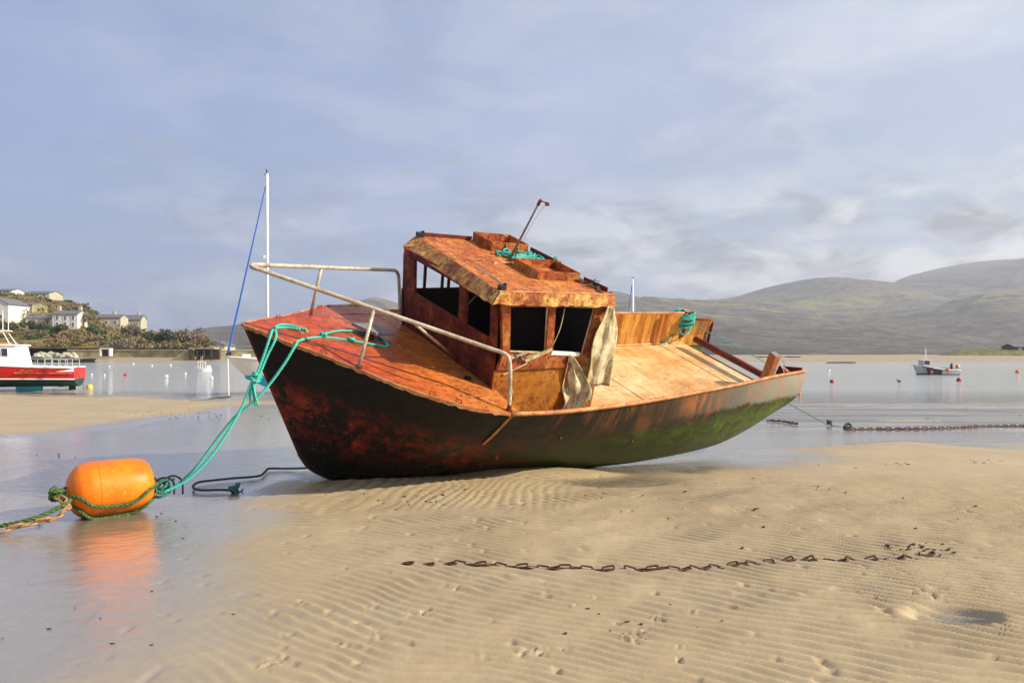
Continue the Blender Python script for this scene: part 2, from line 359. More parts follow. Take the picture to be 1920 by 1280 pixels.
M['hull'] = hull_mat()

# ------------------------------------------------------------------ numpy noise
def vnoise(x, y, seed=0):
    xi = np.floor(x).astype(np.int64); yi = np.floor(y).astype(np.int64); fx = x-xi; fy = y-yi
    fx = fx*fx*(3-2*fx); fy = fy*fy*(3-2*fy)
    def h(a, b):
        n = (a*374761393+b*668265263+seed*974634777) & 0xffffffff
        n = ((n ^ (n >> 13))*1274126177) & 0xffffffff
        return ((n ^ (n >> 16)) & 0xffff)/65535.0
    return (h(xi, yi)*(1-fx)+h(xi+1, yi)*fx)*(1-fy)+(h(xi, yi+1)*(1-fx)+h(xi+1, yi+1)*fx)*fy
def fbm(x, y, o=4, seed=0):
    a = 0; s_ = 1; t_ = 0
    for i in range(o): a = a+vnoise(x*2**i+17*i, y*2**i-9*i, seed+i)*s_; t_ += s_; s_ *= 0.5
    return a/t_
TROUGH = None
def sstep(a, b, x): t = np.clip((x-a)/(b-a), 0, 1); return t*t*(3-2*t)
def sdf(poly, x, y):
    """signed distance, negative inside"""
    d = np.full(x.shape, 1e9); ins = np.zeros(x.shape, bool); n = len(poly)
    for i in range(n):
        ax, ay = poly[i]; bx, by = poly[(i+1) % n]; ex, ey = bx-ax, by-ay
        t = np.clip(((x-ax)*ex+(y-ay)*ey)/(ex*ex+ey*ey+1e-12), 0, 1)
        d = np.minimum(d, np.hypot(x-ax-t*ex, y-ay-t*ey))
        c = ((ay > y) != (by > y)) & (x < (bx-ax)*(y-ay)/(by-ay+1e-12)+ax); ins ^= c
    return np.where(ins, -d, d)
def grid_mesh(name, X, Y, Z, mat, smooth=True, attrs=None, uv=None):
    r, c = X.shape; me = bpy.data.meshes.new(name)
    me.vertices.add(r*c); me.vertices.foreach_set('co', np.stack([X, Y, Z], -1).astype(np.float32).ravel())
    i = np.arange(r*c).reshape(r, c); q = np.stack([i[:-1, :-1], i[:-1, 1:], i[1:, 1:], i[1:, :-1]], -1).reshape(-1)
    nf = (r-1)*(c-1); me.loops.add(nf*4); me.loops.foreach_set('vertex_index', q.astype(np.int32))
    me.polygons.add(nf); me.polygons.foreach_set('loop_start', np.arange(0, nf*4, 4, dtype=np.int32))
    me.polygons.foreach_set('use_smooth', np.full(nf, smooth))
    me.materials.append(mat); me.update(calc_edges=True)
    for k, a in (attrs or {}).items():
        at_ = me.attributes.new(k, 'FLOAT', 'POINT'); at_.data.foreach_set('value', a.astype(np.float32).ravel())
    return me

# ------------------------------------------------------------------ ground
def G(px, py): v = gnd(px, py); return (v.x, v.y)
wet_poly = [(-40, 14.4)]+[G(*p) for p in [(-300, 828), (0, 822), (150, 812), (300, 790), (430, 768), (520, 760), (760, 757), (1000, 757), (1480, 760), (1920, 763), (2600, 763),
            (2600, 860), (1920, 842), (1700, 824), (1560, 834), (1500, 852), (1430, 866), (1330, 868), (1250, 872), (1180, 878), (1120, 872),
            (1000, 862), (800, 868), (620, 872), (540, 884), (430, 918), (345, 975), (255, 1050), (150, 1170), (20, 1280), (-130, 1420), (-500, 1900)]]+[(-9, 1.0), (-40, 1.0)]
sea_poly = [(-400, 33.5)]+[G(*p) for p in [(-600, 730), (0, 734), (300, 739), (450, 745), (700, 750), (1480, 753), (1920, 752), (2600, 752)]]+[(400, 25), (400, 140), (90, 150), (0, 140), (-60, 135), (-400, 150)]
PRINTS = [(1160, 1182, .05), (1182, 1212, .09), (1205, 1200, .06), (1232, 1178, .07), (1300, 1163, .05), (1075, 1150, .05), (1010, 1238, .08), (975, 1243, .06), (800, 1160, .06), (770, 1165, .05), (705, 1207, .06), (695, 1150, .045),
          (560, 1140, .06), (540, 1200, .06), (520, 1250, .08), (490, 1262, .06), (1272, 1232, .05), (1270, 1255, .04), (1060, 1235, .045), (1110, 1133, .05), (1230, 1130, .05), (1730, 1130, .1), (1760, 1140, .09), (1700, 1225, .05),
          (1830, 1060, .06), (1640, 1140, .05), (1690, 1090, .05), (900, 1250, .05), (640, 1222, .05), (850, 1115, .05), (690, 1225, .05), (1320, 1090, .04), (1560, 918, .06), (1180, 968, .08), (800, 935, .09), (760, 945, .08), (720, 950, .07), (700, 965, .08), (830, 955, .05)]
PR = [(*G(a, b), r*0.62) for a, b, r in PRINTS]
HOLE = G(1785, 1172)
_ys = [-4.0]
while _ys[-1] < 3.2: _ys.append(_ys[-1]+0.12)
while _ys[-1] < 9.5: _ys.append(_ys[-1]+0.0165)
while _ys[-1] < 13: _ys.append(_ys[-1]+0.03)
while _ys[-1] < 40: _ys.append(_ys[-1]*1.006)
while _ys[-1] < 2800: _ys.append(_ys[-1]*1.05)
ys = np.array(_ys); u = np.linspace(-1, 1, 620); u = np.sign(u)*(0.70*np.abs(u)+0.75*np.abs(u)**5)
W_ = np.maximum(ys, 0)+1.2
GX = u[None, :]*W_[:, None]; GY = np.repeat(ys[:, None], len(u), 1)
def height(x, y):
    jx = (fbm(x*0.9, y*0.9, 3, 5)-0.5)*0.5; jy = (fbm(x*0.9, y*0.9, 3, 9)-0.5)*0.5
    k = np.clip(y/10, 0.5, 2.5)
    d1 = sdf(wet_poly, x+jx*k, y+jy*k); d2 = sdf(sea_poly, x+jx*k*2, y+jy*k*2)
    h = np.where(d1 > 0, 0.050*(1-np.exp(-d1/1.1)), -0.010*(1-np.exp(d1/0.8)))
    und = (fbm(x*0.45+3, y*0.45, 4, 21)-0.5)
    h = h+und*0.035*sstep(0.2, 2.0, d1)
    xi, yi = G(1165, 908); q = np.hypot((x-xi)/0.75, (y-yi)/0.40); h = h-0.062*np.exp(-q*q)
    xi, yi = G(1010, 893); q = np.hypot((x-xi)/0.95, (y-yi)/0.30); h = h+0.075*np.exp(-q**4)
    streak = fbm(x*0.32+y*0.05, y*1.5, 4, 33)-0.5
    farm = sstep(11, 13.5, y)
    h = h+np.where(d1 < 0.3, streak*0.055*farm*sstep(2.0, 5.0, x), 0)
    h = h+np.where(d1 < 0.3, streak*0.03*farm*(1-sstep(2.0, 5.0, x)), 0)
    st2 = fbm(x*0.9+y*0.9, y*2.6-x*0.8, 4, 44)-0.5
    h = h+np.where(d1 < 0.0, (st2-0.08)*0.012*(1-sstep(9, 12, y)), 0)
    h = np.where(d2 < 0, -0.02+np.maximum(d2*0.04, -1.5), h*sstep(-0.2, 3.0, d2)+0.0)
    h = np.where(d2 > 0, np.maximum(h, -0.006), h)
    beach = sstep(132, 175, y)
    h = np.where(y > 125, -1.5*(1-beach)+beach*np.minimum(1.2+0.0*y, 1.2)+0.0, h)
    h = np.where(y > 175, 1.2+(fbm(x*0.01, y*0.01, 3, 3)-0.5)*0.6, h)
    # sand ripples
    wx = x+0.5*(fbm(x*0.8, y*0.8, 3, 61)-0.5); wy = y+0.38*(fbm(x*0.7+9, y*0.7, 3, 62)-0.5)+0.10*(fbm(x*3.1, y*3.1, 2, 66)-0.5)
    ang = 0.56+0.25*(vnoise(x*0.25, y*0.25, 63)-0.5)
    ph = (wx*np.sin(ang)+wy*np.cos(ang))
    lam = 0.094+0.012*sstep(5, 8, y)
    s_ = np.sin(2*np.pi*ph/0.098); rip = 0.5+0.5*s_; rip = rip**1.5-0.35+0.25*np.sin(2*np.pi*ph/0.098+1.2)
    px = 960+FPX*x/np.maximum(y, 0.5)
    amp = sstep(0.1, 1.3, d1)*sstep(-2.2, 0.0, x+0.22*(y-4))*sstep(1.5, 2.0, y)*(1-sstep(8.0, 10.5, y))
    patch = sstep(0.18, 0.42, fbm(x*0.55+5, y*0.55, 3, 71)); amp = amp*(0.25+0.75*patch)*(0.75+0.6*sstep(0.5, 3.0, x))
    global TROUGH
    TROUGH = amp*sstep(0.15, -0.35, rip) if x.size > 100000 else None
    h = h+rip*0.021*amp
    # small ripples by the hull on the left
    a2 = sstep(0.05, 0.5, d1)*sstep(7.2, 8.0, y)*(1-sstep(9.3, 9.9, y))*(1-sstep(0.0, 1.0, x))
    h = h+np.sin(2*np.pi*(wy*0.92-wx*0.35)/0.10)*0.008*a2
    # tracks, dimples
    for a, b, r in PR:
        m = np.exp(-((x-a)**2+((y-b)*0.8)**2)/(r*r))
        if m.max() < 1e-3: continue
        h = h-m*(0.008+0.060*np.clip(vnoise(x*60, y*45, 81)-0.45, 0, 1))+m*0.018*vnoise(x*60, y*45, 82)
    q = np.hypot((x-HOLE[0])/0.23, (y-HOLE[1])/0.17); h = h-0.060*np.exp(-q**3)+0.012*np.exp(-((q-1.25)/0.3)**2)
    q = np.hypot((x-HOLE[0]+0.16)/0.16, (y-HOLE[1]+0.02)/0.07); h = h-0.028*np.exp(-q**3)
    near = (y > 1.5) & (y < 13)
    pit = np.clip(vnoise(x*9, y*9, 91)-0.87, 0, 1)*0.10*(d1 > 0.2)
    h = np.where(near, h-pit*(1-sstep(9, 12, y)), h)
    h = h+(fbm(x*14, y*14, 2, 95)-0.5)*0.0035*near
    return h, d1, d2
GZ, D1, D2 = height(GX, GY)
wet = 1-sstep(0.004, 0.040, GZ+(fbm(GX*0.7, GY*0.9, 4, 99)-0.5)*0.02)
wn = (fbm(GX*0.8+4, GY*0.8, 4, 101)-0.5)
wet = np.maximum(wet*0.8, 1-sstep(-0.3, 0.75, D1+wn*1.6*np.clip(GY/8, 0.4, 2)))
fs_ = fbm(GX*0.22+7, GY*1.1, 5, 131)-0.5
wet = np.clip(wet-sstep(2.5, 5.0, GX)*sstep(10.5, 12.5, GY)*np.clip(fs_+0.24, 0, 1)*2.4*(GY < 24), 0, 1)
wet = np.where(GY > 120, 0.15, wet)
wet = np.maximum(wet, np.where(GZ < 0.0, 1.0, 0))
wet = np.clip(wet+0.26*TROUGH, 0, 1)
wet = np.maximum(wet, np.where((D2 < 2.5) & (GY < 60), 0.5, 0))
def sand_mat():
    m, t, b = mat('wet_beach_sand'); v = t.coords('Object')
    a = t.new('ShaderNodeAttribute', attribute_name='wet'); wv = a.outputs['Fac']
    n = t.noise(v, 0.9, 6, 0.6, 0.3); f = t.noise(v, 60, 4, 0.7); f3 = t.noise(v, 7, 7, 0.7)
    c = t.mix(t.rng(n, 0.3, 0.7), (0.39, 0.285, 0.155), (0.48, 0.370, 0.215))
    c = t.mix(t.rng(f3, 0.35, 0.65, 0, 0.4), c, (0.33, 0.24, 0.125))
    c = t.mix(t.rng(f, 0.60, 0.74, 0, 0.5), c, (0.17, 0.12, 0.07))
    c = t.mix(t.rng(wv, 0.0, 0.9, 0.0, 0.75), c, (0.235, 0.20, 0.15))
    mud = t.noise(t.coords('Object', (0.10, 1.0, 1)), 1.1, 7, 0.65, 0.4); yy = t.sep(v)[1]; xx = t.sep(v)[0]
    mm = t.math('MULTIPLY', t.math('MULTIPLY', t.rng(mud, 0.46, 0.53), t.rng(yy, 14.5, 17.0)), t.math('MULTIPLY', t.rng(wv, 0.3, 0.7), t.rng(xx, 3.0, 6.0)), clamp=True)
    c = t.mix(t.math('MULTIPLY', mm, 0.9), c, (0.075, 0.060, 0.050))
    t.put(b.inputs['Base Color'], c)
    t.put(b.inputs['Roughness'], t.rng(t.math('ADD', wv, t.math('MULTIPLY', t.math('SUBTRACT', f3, 0.5), 0.5)), 0.0, 0.8, 0.62, 0.22))
    b.inputs['Specular IOR Level'].default_value = 0.5
    t.put(b.inputs['Coat Weight'], t.math('MULTIPLY', t.rng(wv, 0.25, 0.8), t.math('SUBTRACT', 1.0, t.math('MULTIPLY', mm, 0.75)))); b.inputs['Coat Roughness'].default_value = 0.035; b.inputs['Coat IOR'].default_value = 1.62
    cn = t.noise(t.coords('Object', (0.8, 2.4, 1)), 2.6, 5, 0.6, 0.5)
    t.put(b.inputs['Coat Normal'], t.bump(t.math('ADD', cn, t.math('MULTIPLY', t.noise(t.coords('Object', (2.5, 1.2, 1)), 4.0, 6, 0.7, 0.3), 0.5)), 0.32, 0.03))
    t.put(b.inputs['Normal'], t.bump(t.math('ADD', f3, t.math('MULTIPLY', f, 0.25)), 0.45, 0.012)); return m
M['sand'] = sand_mat()
tag(link('ground', grid_mesh('ground', GX, GY, GZ, M['sand'], attrs={'wet': wet})), 'wet tan beach sand with ripples', kind='structure')
def water_mat():
    m = bpy.data.materials.new('clear_shallow_water'); m.use_nodes = True; t = NT(m.node_tree); t.n.clear()
    o = t.new('ShaderNodeOutputMaterial'); v = t.coords('Object'); X, Y_, Z = t.sep(v)
    sea = t.rng(Y_, 20, 34)
    w1 = t.noise(t.coords('Object', (0.35, 1.5, 1)), 1.3, 5, 0.6, 0.3)
    w2 = t.noise(t.coords('Object', (0.6, 1.4, 1)), 5.0, 4, 0.6, 0.4)
    w3 = t.noise(t.coords('Object', (1.0, 1.7, 1)), 3.2, 5, 0.6, 0.6)
    bp = t.new('ShaderNodeBump'); t.put(bp.inputs['Height'], t.math('ADD', w1, t.math('MULTIPLY', w2, 0.35)))
    t.put(bp.inputs['Strength'], t.math('MULTIPLY', sea, 0.55)); bp.inputs['Distance'].default_value = 0.25
    b2 = t.new('ShaderNodeBump'); t.put(b2.inputs['Height'], w3); b2.inputs['Strength'].default_value = 0.16; b2.inputs['Distance'].default_value = 0.04
    t.l.new(bp.outputs[0], b2.inputs['Normal'])
    fr = t.new('ShaderNodeFresnel'); fr.inputs[0].default_value = 1.6; t.l.new(b2.outputs[0], fr.inputs[1])
    gl = t.new('ShaderNodeBsdfGlossy'); gl.inputs['Roughness'].default_value = 0.04; gl.inputs['Color'].default_value = (1, 1, 1, 1); t.l.new(b2.outputs[0], gl.inputs['Normal'])
    tr = t.new('ShaderNodeBsdfTransparent'); tr.inputs[0].default_value = (0.98, 0.98, 0.97, 1)
    df = t.new('ShaderNodeBsdfDiffuse'); df.inputs[0].default_value = (0.44, 0.45, 0.43, 1)
    base = t.new('ShaderNodeMixShader'); t.put(base.inputs[0], t.math('MULTIPLY', sea, 0.92)); t.l.new(tr.outputs[0], base.inputs[1]); t.l.new(df.outputs[0], base.inputs[2])
    mx = t.new('ShaderNodeMixShader'); t.put(mx.inputs[0], fr.outputs[0]); t.l.new(base.outputs[0], mx.inputs[1]); t.l.new(gl.outputs[0], mx.inputs[2])
    t.l.new(mx.outputs[0], o.inputs[0]); return m
M['water'] = water_mat()
tag(link('water', mesh('water', [(-500, 21, -.012), (500, 21, -.012), (500, 260, -.012), (-500, 260, -.012)], [(0, 1, 2, 3)], M['water'])), 'calm pale estuary water', kind='structure')

# ------------------------------------------------------------------ distant hills
def hill_mat(name, seed, cols, fields=True, sc=1.0):
    m, t, b = mat(name); v = t.coords('Object'); X, Y_, Z = t.sep(v)
    n = t.noise(v, 0.006*sc, 8, 0.6, 0.5); f = t.noise(v, 0.022*sc, 10, 0.78, 0.5); tex = t.noise(v, 0.07*sc, 8, 0.8)
    c = t.ramp(n, [(0.3, cols[0]), (0.5, cols[1]), (0.68, cols[2])])
    c = t.mix(t.rng(f, 0.44, 0.56, 0, 0.85), c, cols[3])
    c = t.mix(t.rng(tex, 0.46, 0.58, 0, 0.7), c, tuple(q*0.45 for q in cols[0]))
    if fields:
        fm = t.math('MULTIPLY', t.rng(t.noise(t.coords('Object', (0.5, 1, 3.5)), 0.011*sc, 4, 0.5, 1.0), 0.52, 0.58), t.math('MULTIPLY', t.rng(Z, 55, 90), t.rng(Z, 185, 140)), clamp=True)
        fm = t.math('MULTIPLY', fm, t.rng(f, 0.40, 0.56, 0.15, 0.9)); c = t.mix(fm, c, (0.34, 0.31, 0.07))
    t.put(b.inputs['Base Color'], c); b.inputs['Roughness'].default_value = 0.95; b.inputs['Specular IOR Level'].default_value = 0.1
    t.put(b.inputs['Normal'], t.bump(t.math('ADD', f, t.math('MULTIPLY', tex, 0.4)), 0.8, 14.0/sc)); return m
def ridge(name, prof, y0, y1, mat_, rows=90, cols=360, base=1.3, rough=0.05, seed=1, back=True, shape=1.0):
    pxs = np.array([p[0] for p in prof], float); pys = np.array([p[1] for p in prof], float)
    px = np.linspace(pxs[0], pxs[-1], cols); top = np.interp(px, pxs, pys)
    t = np.concatenate([np.linspace(0, 1, rows), np.linspace(1.02, 1.12, 5)])
    Y = y0+(y1-y0)*t; X = (px[None, :]-960)/FPX*y1*np.ones((len(t), 1))
    X = (px[None, :]-960)/FPX*(Y[:, None]*0.25+y1*0.75)
    hz = EYE+(HY-top)/FPX*y1
    s_ = np.where(t <= 1, sstep(0, 1, t)*0.45+0.55*t, 1-(t-1)*1.2)[:, None]
    YY = np.repeat(Y[:, None], cols, 1)
    nz = (fbm(X*6/y1, YY*6/y1, 6, seed)-0.5)
    env = (np.sin(np.pi*np.clip(t, 0, 1))**0.8)[:, None]
    nr = (fbm(X*60/y1, YY*0+seed, 4, seed+7)-0.5)*hz*0.012
    Z = base+(hz-base)*s_+nz*hz*rough*7*env+nr[:, :]*s_
    return link(name, grid_mesh(name, X, YY, Z, mat_))
far_cols = [(0.065, 0.055, 0.05), (0.12, 0.10, 0.065), (0.17, 0.155, 0.08), (0.27, 0.215, 0.17)]
hills_r = [(600, 600), (690, 590), (720, 578), (742, 572), (765, 577), (800, 585), (900, 575), (1000, 560), (1080, 545), (1145, 545), (1180, 556), (1230, 562), (1280, 565), (1330, 566), (1370, 560), (1400, 550), (1440, 541), (1480, 533), (1520, 531),
           (1545, 532), (1590, 536), (1640, 536), (1668, 534), (1685, 524), (1710, 515), (1750, 506), (1800, 495), (1840, 490), (1870, 487), (1920, 486), (2050, 490), (2300, 520), (2600, 560)]
tag(ridge('hills', hills_r, 700, 2600, hill_mat('moorland', 1, far_cols), rows=150, cols=520, seed=4, rough=0.075), 'hazy moorland hills across the estuary', kind='structure')
tag(ridge('mountains', [(100, 650), (300, 645), (365, 636), (378, 626), (392, 624), (402, 616), (415, 622), (430, 620), (445, 626), (470, 630), (520, 622), (600, 628), (760, 620), (900, 640)], 2700, 2990, hill_mat('far_mountain', 2, [(0.05, 0.05, 0.06), (0.06, 0.06, 0.07), (0.08, 0.08, 0.08), (0.07, 0.07, 0.08)], False, 0.6), rows=40, cols=160, seed=9), 'blue far mountains', kind='structure')
low_m = hill_mat('lower_slope', 3, [(0.07, 0.06, 0.045), (0.12, 0.10, 0.055), (0.17, 0.15, 0.07), (0.10, 0.095, 0.06)], False, 3.0)
tag(ridge('shore_slope', [(1180, 668), (1280, 655), (1330, 645), (1390, 652), (1450, 660), (1500, 664), (1600, 666), (1800, 664), (2200, 660)], 520, 680, low_m, rows=30, cols=200, base=1.0, seed=14), 'low brown slope above the far beach', kind='structure')
dune_m = hill_mat('dune_grass', 5, [(0.20, 0.18, 0.07), (0.32, 0.28, 0.12), (0.46, 0.38, 0.20), (0.16, 0.15, 0.06)], False, 12.0)
def dune():
    px = np.linspace(1755, 2400, 120); t = np.linspace(0, 1, 26); Y = 215+60*t
    X = (px[None, :]-960)/FPX*Y[:, None]; YY = np.repeat(Y[:, None], 120, 1)
    crest = 1.2+2.0*sstep(1755, 1800, px)[None, :]+0.9*(fbm(X*0.12, YY*0.12, 4, 8)-0.5)+0.4*sstep(1800, 1920, px)[None, :]
    Z = 0.9+(crest-0.9)*np.sin(np.pi*np.clip(t*1.1, 0, 1))[:, None]**0.6
    return link('sand_spit', grid_mesh('sand_spit', X, YY, Z, dune_m))
tag(dune(), 'low grassy sand spit at the right', kind='structure')

# ------------------------------------------------------------------ left headland
HPX = np.array([-500, -200, 0, 30, 60, 92, 120, 150, 175, 195, 215, 240, 265, 290, 320, 345, 362, 378, 395, 420]); HPY = np.array([530, 534, 541, 545, 548, 556, 558, 563, 576, 590, 600, 608, 614, 620, 622, 622, 630, 645, 656, 662])
def headland_z(x, y):
    px = 960+FPX*x/np.maximum(y, 1); top = EYE+(HY-np.interp(px, HPX, HPY))/FPX*300
    t = np.clip((y-172)/(300-172), 0, 1); base = 3.0
    s_ = t*0.85+0.15*sstep(0, 1, t)
    z = base+np.maximum(top-1.2-base, -2)*s_+(fbm(x*0.05, y*0.05, 5, 3)-0.5)*5*np.sin(np.pi*t)
    return np.where(y > 300, z-(y-300)*0.35, z)
hx = np.linspace(-620, 400, 240); hy = np.concatenate([np.linspace(170, 300, 110), np.linspace(304, 380, 14)])
HYY = np.repeat(hy[:, None], len(hx), 1); HXX = (hx[None, :]-960)/FPX*HYY
def head_mat():
    m, t, b = mat('headland_turf'); v = t.coords('Object')
    n = t.noise(v, 0.05, 7, 0.62, 0.6); f = t.noise(v, 0.35, 8, 0.7, 0.5)
    c = t.ramp(n, [(0.3, (0.17, 0.11, 0.055)), (0.45, (0.24, 0.15, 0.065)), (0.56, (0.30, 0.23, 0.07)), (0.7, (0.20, 0.18, 0.06))])
    c = t.mix(t.rng(f, 0.42, 0.62, 0, 0.75), c, (0.065, 0.055, 0.025))
    t.put(b.inputs['Base Color'], c); b.inputs['Roughness'].default_value = 0.95; b.inputs['Specular IOR Level'].default_value = 0.1
    t.put(b.inputs['Normal'], t.bump(f, 0.9, 1.2)); return m
M['head'] = head_mat()
tag(link('headland', grid_mesh('headland', HXX, HYY, headland_z(HXX, HYY), M['head'])), 'bracken covered headland', kind='structure')
def on_head(px, py):
    best = None
    for Y in np.arange(172, 300, 1.0):
        x = (px-960)/FPX*Y; z = float(headland_z(np.array([x]), np.array([Y]))[0]); ray = EYE+(HY-py)/FPX*Y
        if z >= ray: return Vector((x, Y, z))
        if best is None or abs(z-ray) < best[0]: best = (abs(z-ray), Vector((x, Y, z)))
    return best[1]
def leaf_mat(name, a, b_):
    m, t, b = mat(name); n = t.noise(t.coords('Object'), 0.9, 4, 0.6)
    inf = t.new('ShaderNodeNewGeometry')
    c = t.mix(t.rng(n, 0.35, 0.65), a, b_)
    c = t.mix(t.math('MULTIPLY', inf.outputs['Random Per Island'], 0.5), c, tuple(q*0.5 for q in a))
    t.put(b.inputs['Base Color'], c); b.inputs['Roughness'].default_value = 0.8; b.inputs['Specular IOR Level'].default_value = 0.2; return m
LEAF = [leaf_mat('evergreen_leaves', (0.06, 0.085, 0.03), (0.11, 0.13, 0.05)), leaf_mat('bracken', (0.22, 0.13, 0.06), (0.30, 0.19, 0.09)), leaf_mat('olive_leaves', (0.18, 0.17, 0.05), (0.27, 0.24, 0.08)), leaf_mat('bare_twigs', (0.19, 0.145, 0.10), (0.26, 0.20, 0.14))]
def leaves(n, c, r, size, rs):
    """n small leaf quads inside a lumpy ellipsoid"""
    k = 7; cen = np.array([rs.normal(0, 0.45, 3) for _ in range(k)]); cen[:, 2] = np.abs(cen[:, 2])*0.8
    idx = rs.randint(0, k, n); d = rs.normal(0, 1, (n, 3)); d /= np.linalg.norm(d, axis=1)[:, None]
    p = cen[idx]+d*(0.42*rs.uniform(0.55, 1.0, n)[:, None]); p = p*np.array(r)+np.array(c)
    a = rs.normal(0, 1, (n, 3)); a /= np.linalg.norm(a, axis=1)[:, None]; b = np.cross(a, rs.normal(0, 1, (n, 3))); b /= np.linalg.norm(b, axis=1)[:, None]
    s_ = size*rs.uniform(0.6, 1.4, (n, 1)); v = np.stack([p-a*s_-b*s_*0.6, p+a*s_-b*s_*0.6, p+a*s_+b*s_*0.6, p-a*s_+b*s_*0.6], 1).reshape(-1, 3)
    return v
def quads_obj(name, V, mat_, parent=None):
    n = len(V)//4; me = bpy.data.meshes.new(name); me.vertices.add(n*4); me.vertices.foreach_set('co', V.astype(np.float32).ravel())
    me.loops.add(n*4); me.loops.foreach_set('vertex_index', np.arange(n*4, dtype=np.int32)); me.polygons.add(n); me.polygons.foreach_set('loop_start', np.arange(0, n*4, 4, dtype=np.int32))
    me.materials.append(mat_); me.update(calc_edges=True); return link(name, me, parent)
# scrub, one object per kind of growth
rs = np.random.RandomState(5); scr = {0: [], 1: [], 2: [], 3: []}
for i in range(620):
    Y = rs.uniform(174, 296); px = rs.uniform(-420, 385); x = (px-960)/FPX*Y; z = float(headland_z(np.array([x]), np.array([Y]))[0])
    cy = HY-(z-EYE)/Y*FPX
    if 40 < px < 152 and 584 < cy < 622 and rs.rand() < 0.9: continue
    if 170 < px < 270 and 590 < cy < 618 and Y < 272: continue
    if Y > 268 and rs.rand() < 0.45: continue
    k = rs.choice([0, 1, 2, 3], p=[0.24, 0.34, 0.24, 0.18]); r = rs.uniform(1.4, 3.4)*(0.6 if Y > 255 else 1)
    scr[k].append(leaves(170, (x, Y, z-0.2), (r*1.5, r, r*0.8), 0.26, rs))
for k, (nm, lb) in enumerate([('dark_scrub', 'dark evergreen scrub over the headland'), ('brown_scrub', 'rusty brown bracken over the headland'), ('olive_scrub', 'olive gorse over the headland'), ('bare_scrub', 'bare grey brown thicket over the headland')]):
    tag(quads_obj(nm, np.concatenate(scr[k]), LEAF[k]), lb, 'scrub', kind='stuff')
def tree(px, py, h, r, k, label):
    p = on_head(px, py); e = empty('broadleaf_tree', p); tag(e, label, 'tree', 'trees on the headland')
    mb = MB(); mb.tube([(0, 0, -0.5), (0.1, 0, h*0.35), (0, 0.1, h*0.7)], [0.28, 0.2, 0.08], 6)
    for j in range(6):
        a = j*1.1; mb.tube([(0, 0, h*0.3+j*0.06*h), (math.cos(a)*r*0.6, math.sin(a)*r*0.6, h*0.55+j*0.07*h)], [0.1, 0.03], 5)
    mb.build('trunk', M['bark'], e)
    quads_obj('crown', leaves(900, (0, 0, h*0.35), (r*1.1, r, h*0.55), 0.22, rs), LEAF[k], e)
tree(345, 652, 6.0, 4.2, 3, 'big rounded bare brown tree at the seaward end of the headland')
tree(300, 650, 4.6, 3.4, 0, 'dark green tree left of the big bare brown tree')
tree(246, 636, 4.6, 3.2, 3, 'brown tree just below the grey house with the chimney')
tree(155, 614, 5.6, 3.0, 3, 'bare tree against the right end of the tall white house')
tree(108, 630, 3.2, 2.6, 0, 'small dark evergreen below the tall white house')
tree(6, 625, 4.2, 3.2, 0, 'dark evergreen at the left edge above the red boat')
tree(68, 622, 3.0, 2.2, 0, 'dark bush below the low white cottage')
tree(180, 634, 3.6, 3.0, 0, 'dark evergreen below the long grey house')

def house(px0, px1, pyb, pyt, roofh, depth, wm, label, wins, Y=None, chimney=(), gable=False, storeys=1, rz=0, base=None):
    p = on_head((px0+px1)/2, pyb) if Y is None else Vector((((px0+px1)/2-960)/FPX*Y, Y, EYE-(pyb-HY)/FPX*Y))
    W = (px1-px0)/FPX*p.y; H = (pyb-pyt)/FPX*p.y; R = roofh/FPX*p.y; H -= R
    e = empty('house', (p.x, p.y, p.z), rz); tag(e, label, 'house')
    mb = MB(); mb.box((0, depth/2, H/2-1.5), (W, depth, H+3))
    if gable: mb.add([(-W/2, 0, H), (W/2, 0, H), (0, 0, H+R), (-W/2, depth, H), (W/2, depth, H), (0, depth, H+R)], [(0, 1, 2), (4, 3, 5)])
    else: mb.add([(-W/2, 0, H), (-W/2, depth, H), (-W/2, depth/2, H+R), (W/2, 0, H), (W/2, depth, H), (W/2, depth/2, H+R)], [(0, 2, 1), (3, 4, 5)])
    mb.build('wall', wm, e)
    rf = MB(); o = 0.25
    if gable:
        rf.slab([(-W/2-o, -o, H-o*R/W), (0, -o, H+R+.05), (0, depth+o, H+R+.05), (-W/2-o, depth+o, H-o*R/W)], -0.18); rf.slab([(0, -o, H+R+.05), (W/2+o, -o, H-o*R/W), (W/2+o, depth+o, H-o*R/W), (0, depth+o, H+R+.05)], -0.18)
    else:
        rf.slab([(-W/2-o, -o, H-0.1), (W/2+o, -o, H-0.1), (W/2+o, depth/2, H+R+.05), (-W/2-o, depth/2, H+R+.05)], -0.18); rf.slab([(-W/2-o, depth/2, H+R+.05), (W/2+o, depth/2, H+R+.05), (W/2+o, depth+o, H-0.1), (-W/2-o, depth+o, H-0.1)], -0.18)
    ro = rf.build('roof', M['slate'], e)
    for cx in chimney: MB().box((cx*W, depth/2, H+R+0.5), (0.8, 0.8, 1.6)).box((cx*W, depth/2, H+R+1.4), (0.3, 0.3, 0.4)).build('chimney', M['wallg'], ro)
    for (wx, wz, ww, wh) in wins:
        fr = MB()
        for sx_ in (-1, 1): fr.box((wx*W+sx_*ww/2, -0.04, wz*H), (0.1, 0.12, wh+0.1))
        for sz_ in (-1, 1): fr.box((wx*W, -0.04, wz*H+sz_*wh/2), (ww-0.1, 0.12, 0.1))
        fr.box((wx*W, -0.03, wz*H), (0.06, 0.08, wh-0.1))
        f = fr.build('window', M['white'], e)
        MB().box((wx*W, -0.01, wz*H), (ww-0.1, 0.06, wh-0.1)).build('pane', M['glass'], f)
    return e
w2 = [(x, z, 0.9, 1.2) for z in (0.28, 0.75) for x in (-0.3, 0.02, 0.33)]
